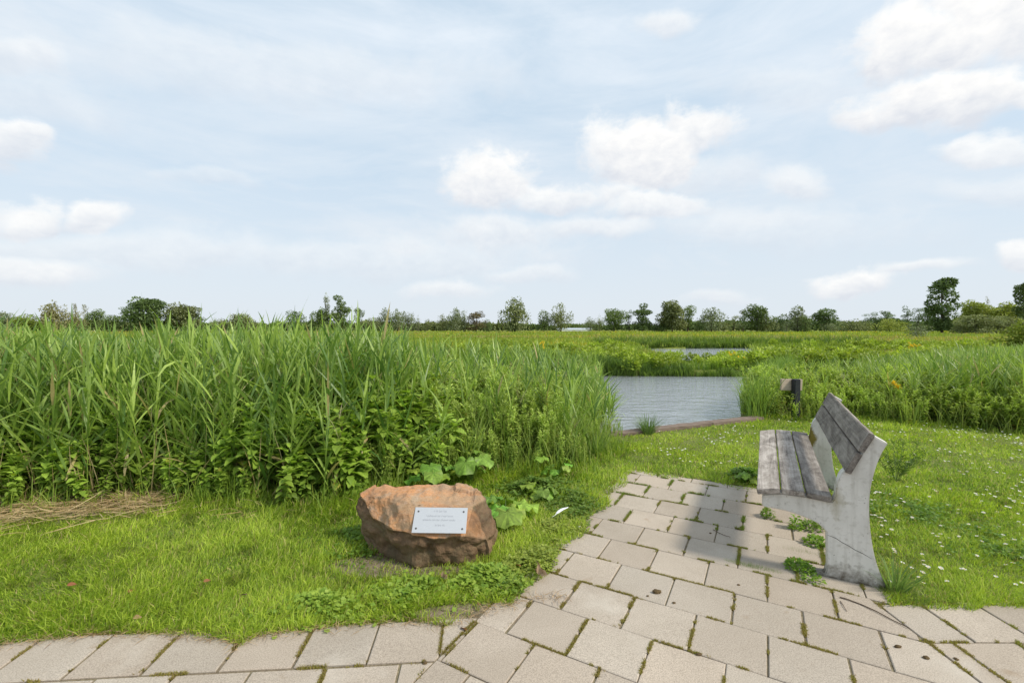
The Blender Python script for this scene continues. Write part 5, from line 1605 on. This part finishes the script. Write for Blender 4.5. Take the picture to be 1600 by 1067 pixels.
# ------------------------------------------------------------------ sky, clouds, sun
SUN_EL = math.radians(44)
SDX, SDY = .925, -.380
world = bpy.data.worlds.new('World'); sc.world = world; world.use_nodes = True
nt = world.node_tree; nt.nodes.clear()
wout = nt.nodes.new('ShaderNodeOutputWorld'); bg = nt.nodes.new('ShaderNodeBackground'); bg.inputs['Strength'].default_value = .0805
nt.links.new(bg.outputs[0], wout.inputs[0])
sky = nt.nodes.new('ShaderNodeTexSky'); sky.sky_type = 'NISHITA'; sky.sun_disc = False; sky.sun_elevation = SUN_EL
sky.sun_rotation = math.atan2(SDX, SDY); sky.air_density = 1.0; sky.dust_density = 1.2; sky.ozone_density = 1.4
tc = nt.nodes.new('ShaderNodeTexCoord'); sp = nt.nodes.new('ShaderNodeSeparateXYZ'); nt.links.new(tc.outputs['Generated'], sp.inputs[0])
az = mathn(nt, 'ARCTAN2', sp.outputs['X'], sp.outputs['Y']); el = mathn(nt, 'ARCSINE', sp.outputs['Z'])
def cmb(x, y, z=0.0):
    n = nt.nodes.new('ShaderNodeCombineXYZ')
    for i, v in enumerate((x, y, z)):
        if isinstance(v, (int, float)): n.inputs[i].default_value = v
        else: nt.links.new(v, n.inputs[i])
    return n.outputs[0]
v_ae = cmb(az, el)
def vnoise_n(sx, sy, scale, detail, rough, dist=0.0, w=0.0):
    mp = nt.nodes.new('ShaderNodeMapping'); mp.inputs['Scale'].default_value = (sx, sy, 1); mp.inputs['Location'].default_value = (w, w * .7, 0); nt.links.new(v_ae, mp.inputs['Vector'])
    n = nt.nodes.new('ShaderNodeTexNoise'); n.inputs['Scale'].default_value = scale; n.inputs['Detail'].default_value = detail; n.inputs['Roughness'].default_value = rough; n.inputs['Distortion'].default_value = dist
    nt.links.new(mp.outputs[0], n.inputs['Vector']); return n.outputs['Fac']
n_edge = vnoise_n(1, 1.3, 9, 7, .62, .3)
n_edge2 = vnoise_n(1, 1.5, 26, 5, .6, .2, 3.0)
n_x = vnoise_n(1, 1, 6, 3, .5, 0, 7.0); n_y = vnoise_n(1, 1, 6, 3, .5, 0, 13.0)
azw = mathn(nt, 'ADD', az, mathn(nt, 'MULTIPLY_ADD', n_x, .16, -.08))
elw = mathn(nt, 'ADD', el, mathn(nt, 'MULTIPLY_ADD', n_y, .09, -.045))
edge = mathn(nt, 'ADD', mathn(nt, 'MULTIPLY_ADD', n_edge, 1.7, -.85), mathn(nt, 'MULTIPLY_ADD', n_edge2, .8, -.4))
CL = [(1010, 238, 88, 42, 1.0), (1085, 205, 60, 32, .9), (965, 235, 50, 40, .9), (765, 285, 62, 34, .95), (880, 305, 80, 20, .75), (1020, 322, 80, 20, .75), (770, 368, 85, 26, .6), (930, 358, 80, 14, .6),
      (1430, 82, 105, 50, 1.0), (1540, 45, 110, 70, 1.0), (1470, 165, 125, 30, 1.0), (1590, 165, 60, 24, .9), (1550, 242, 75, 16, .75),
      (25, 85, 70, 30, .55), (60, 155, 100, 40, .30), (30, 228, 46, 26, .8), (30, 336, 55, 26, .85), (160, 338, 58, 22, .8), (70, 424, 90, 18, .7), (1335, 438, 58, 20, .85), (1420, 420, 70, 8, .6),
      (1240, 292, 40, 20, .6), (700, 452, 55, 12, .55), (820, 428, 55, 12, .45), (1045, 38, 30, 14, .6), (1596, 402, 28, 18, .8), (350, 285, 80, 10, .3), (220, 392, 240, 22, .4), (560, 405, 260, 24, .35), (1180, 360, 190, 26, .35), (420, 120, 280, 36, .3), (1250, 130, 120, 30, .3), (1090, 270, 90, 26, .45), (1560, 300, 120, 18, .4), (1130, 468, 60, 8, .4),
      # outside the frame, for the reflections and other views
      (2900, 200, 200, 60, .8), (-1400, 180, 220, 70, .8), (400, -350, 300, 60, .6), (1200, -300, 260, 70, .7)]
tot = None; topm = None
for (cx, cy, rx_, ry_, st_) in CL:
    d = ray(cx, cy); L = math.sqrt(sum(c * c for c in d)); a0 = math.atan2(d[0], d[1]); e0 = math.asin(d[2] / L)
    dx_, dy_ = ray(cx + rx_, cy), ray(cx, cy - ry_)
    m11 = math.atan2(dx_[0], dx_[1]) - a0; m21 = math.asin(dx_[2] / math.sqrt(sum(c * c for c in dx_))) - e0
    m12 = math.atan2(dy_[0], dy_[1]) - a0; m22 = math.asin(dy_[2] / math.sqrt(sum(c * c for c in dy_))) - e0
    if cy < -100 or cx < -200 or cx > 1900: m21 = m12 = 0.0; m11 = .16; m22 = .06
    m11 *= 1.18; m22 *= 1.26
    det = m11 * m22 - m12 * m21
    ux = mathn(nt, 'ADD', mathn(nt, 'MULTIPLY_ADD', azw, m22 / det, (-a0 * m22 + e0 * m12) / det), mathn(nt, 'MULTIPLY', elw, -m12 / det))
    uy = mathn(nt, 'ADD', mathn(nt, 'MULTIPLY_ADD', elw, m11 / det, (-e0 * m11 + a0 * m21) / det), mathn(nt, 'MULTIPLY', azw, -m21 / det))
    uyl = mathn(nt, 'MULTIPLY', uy, 1.0)
    dist = mathn(nt, 'SQRT', mathn(nt, 'ADD', mathn(nt, 'MULTIPLY', ux, ux), mathn(nt, 'MULTIPLY', uyl, uyl)))
    # soft below, crisp above
    m = nt.nodes.new('ShaderNodeMapRange'); m.interpolation_type = 'SMOOTHSTEP'
    nt.links.new(mathn(nt, 'ADD', dist, edge), m.inputs['Value'])
    m.inputs['From Min'].default_value = 1.30; m.inputs['From Max'].default_value = .66; m.inputs['To Min'].default_value = 0; m.inputs['To Max'].default_value = st_
    if st_ <= .7: m.inputs['From Min'].default_value = 1.5; m.inputs['From Max'].default_value = .4
    mm = m.outputs[0]
    tp = mathn(nt, 'MULTIPLY', mm, mathn(nt, 'MULTIPLY_ADD', uy, .6, .52, clamp=True))
    tot = mm if tot is None else mathn(nt, 'MAXIMUM', tot, mm)
    topm = tp if topm is None else mathn(nt, 'MAXIMUM', topm, tp)
# clear sky, whitened by a thin veil
wisp = vnoise_n(.8, 2.6, 2.2, 6, .6, .9, 21.0)
wisp2 = vnoise_n(1.0, 5.0, 3.5, 5, .65, .6, 33.0)
veil = ramp(nt, mathn(nt, 'MULTIPLY_ADD', wisp, .65, mathn(nt, 'MULTIPLY', wisp2, .35)), [(.34, 0.30), (.66, .88)])
hor = nt.nodes.new('ShaderNodeMapRange'); nt.links.new(el, hor.inputs['Value']); hor.inputs['From Min'].default_value = .0; hor.inputs['From Max'].default_value = .55; hor.inputs['To Min'].default_value = .93; hor.inputs['To Max'].default_value = 0
veil2 = mathn(nt, 'MAXIMUM', veil, hor.outputs[0])
veilc = mixc(nt, hor.outputs[0], (7.15, 7.75, 8.4), (6.5, 6.95, 7.4))
base = mixc(nt, veil2, mixc(nt, .7, sky.outputs[0], (5.1, 6.9, 8.4)), veilc)
cshade = mathn(nt, 'DIVIDE', topm, mathn(nt, 'MAXIMUM', tot, .01))
cc = mixc(nt, mathn(nt, 'MULTIPLY_ADD', cshade, .9, mathn(nt, 'MULTIPLY_ADD', n_edge2, 1.4, -.6), clamp=True), (6.3, 6.6, 7.15), (8.95, 8.85, 8.65))
fin = mixc(nt, tot, base, cc)
nt.links.new(fin, bg.inputs['Color'])

sl = bpy.data.lights.new('sun', 'SUN'); sl.energy = 2.55; sl.angle = math.radians(8); sl.color = (1.0, .92, .79)
so = bpy.data.objects.new('sun', sl); COL.objects.link(so)
sd = Vector((SDX * math.cos(SUN_EL), SDY * math.cos(SUN_EL), math.sin(SUN_EL)))
so.rotation_euler = sd.to_track_quat('Z', 'Y').to_euler(); so.location = (6, -2, 8)

# ------------------------------------------------------------------ camera and render settings
cam = bpy.data.cameras.new('camera'); cam.lens = 16; cam.sensor_width = 36; cam.clip_end = 9000; cam.clip_start = .05
co = bpy.data.objects.new('camera', cam); COL.objects.link(co)
co.location = (0, 0, H); co.rotation_euler = (PI / 2 - P, 0, 0)
sc.camera = co
sc.view_settings.view_transform = 'Standard'; sc.view_settings.look = 'None'; sc.view_settings.exposure = 0.55; sc.view_settings.gamma = 1
sc.render.film_transparent = False
sc.cycles.max_bounces = 6; sc.cycles.transparent_max_bounces = 4; sc.cycles.transmission_bounces = 4; sc.cycles.diffuse_bounces = 4; sc.cycles.glossy_bounces = 3
sc.cycles.sample_clamp_indirect = 8
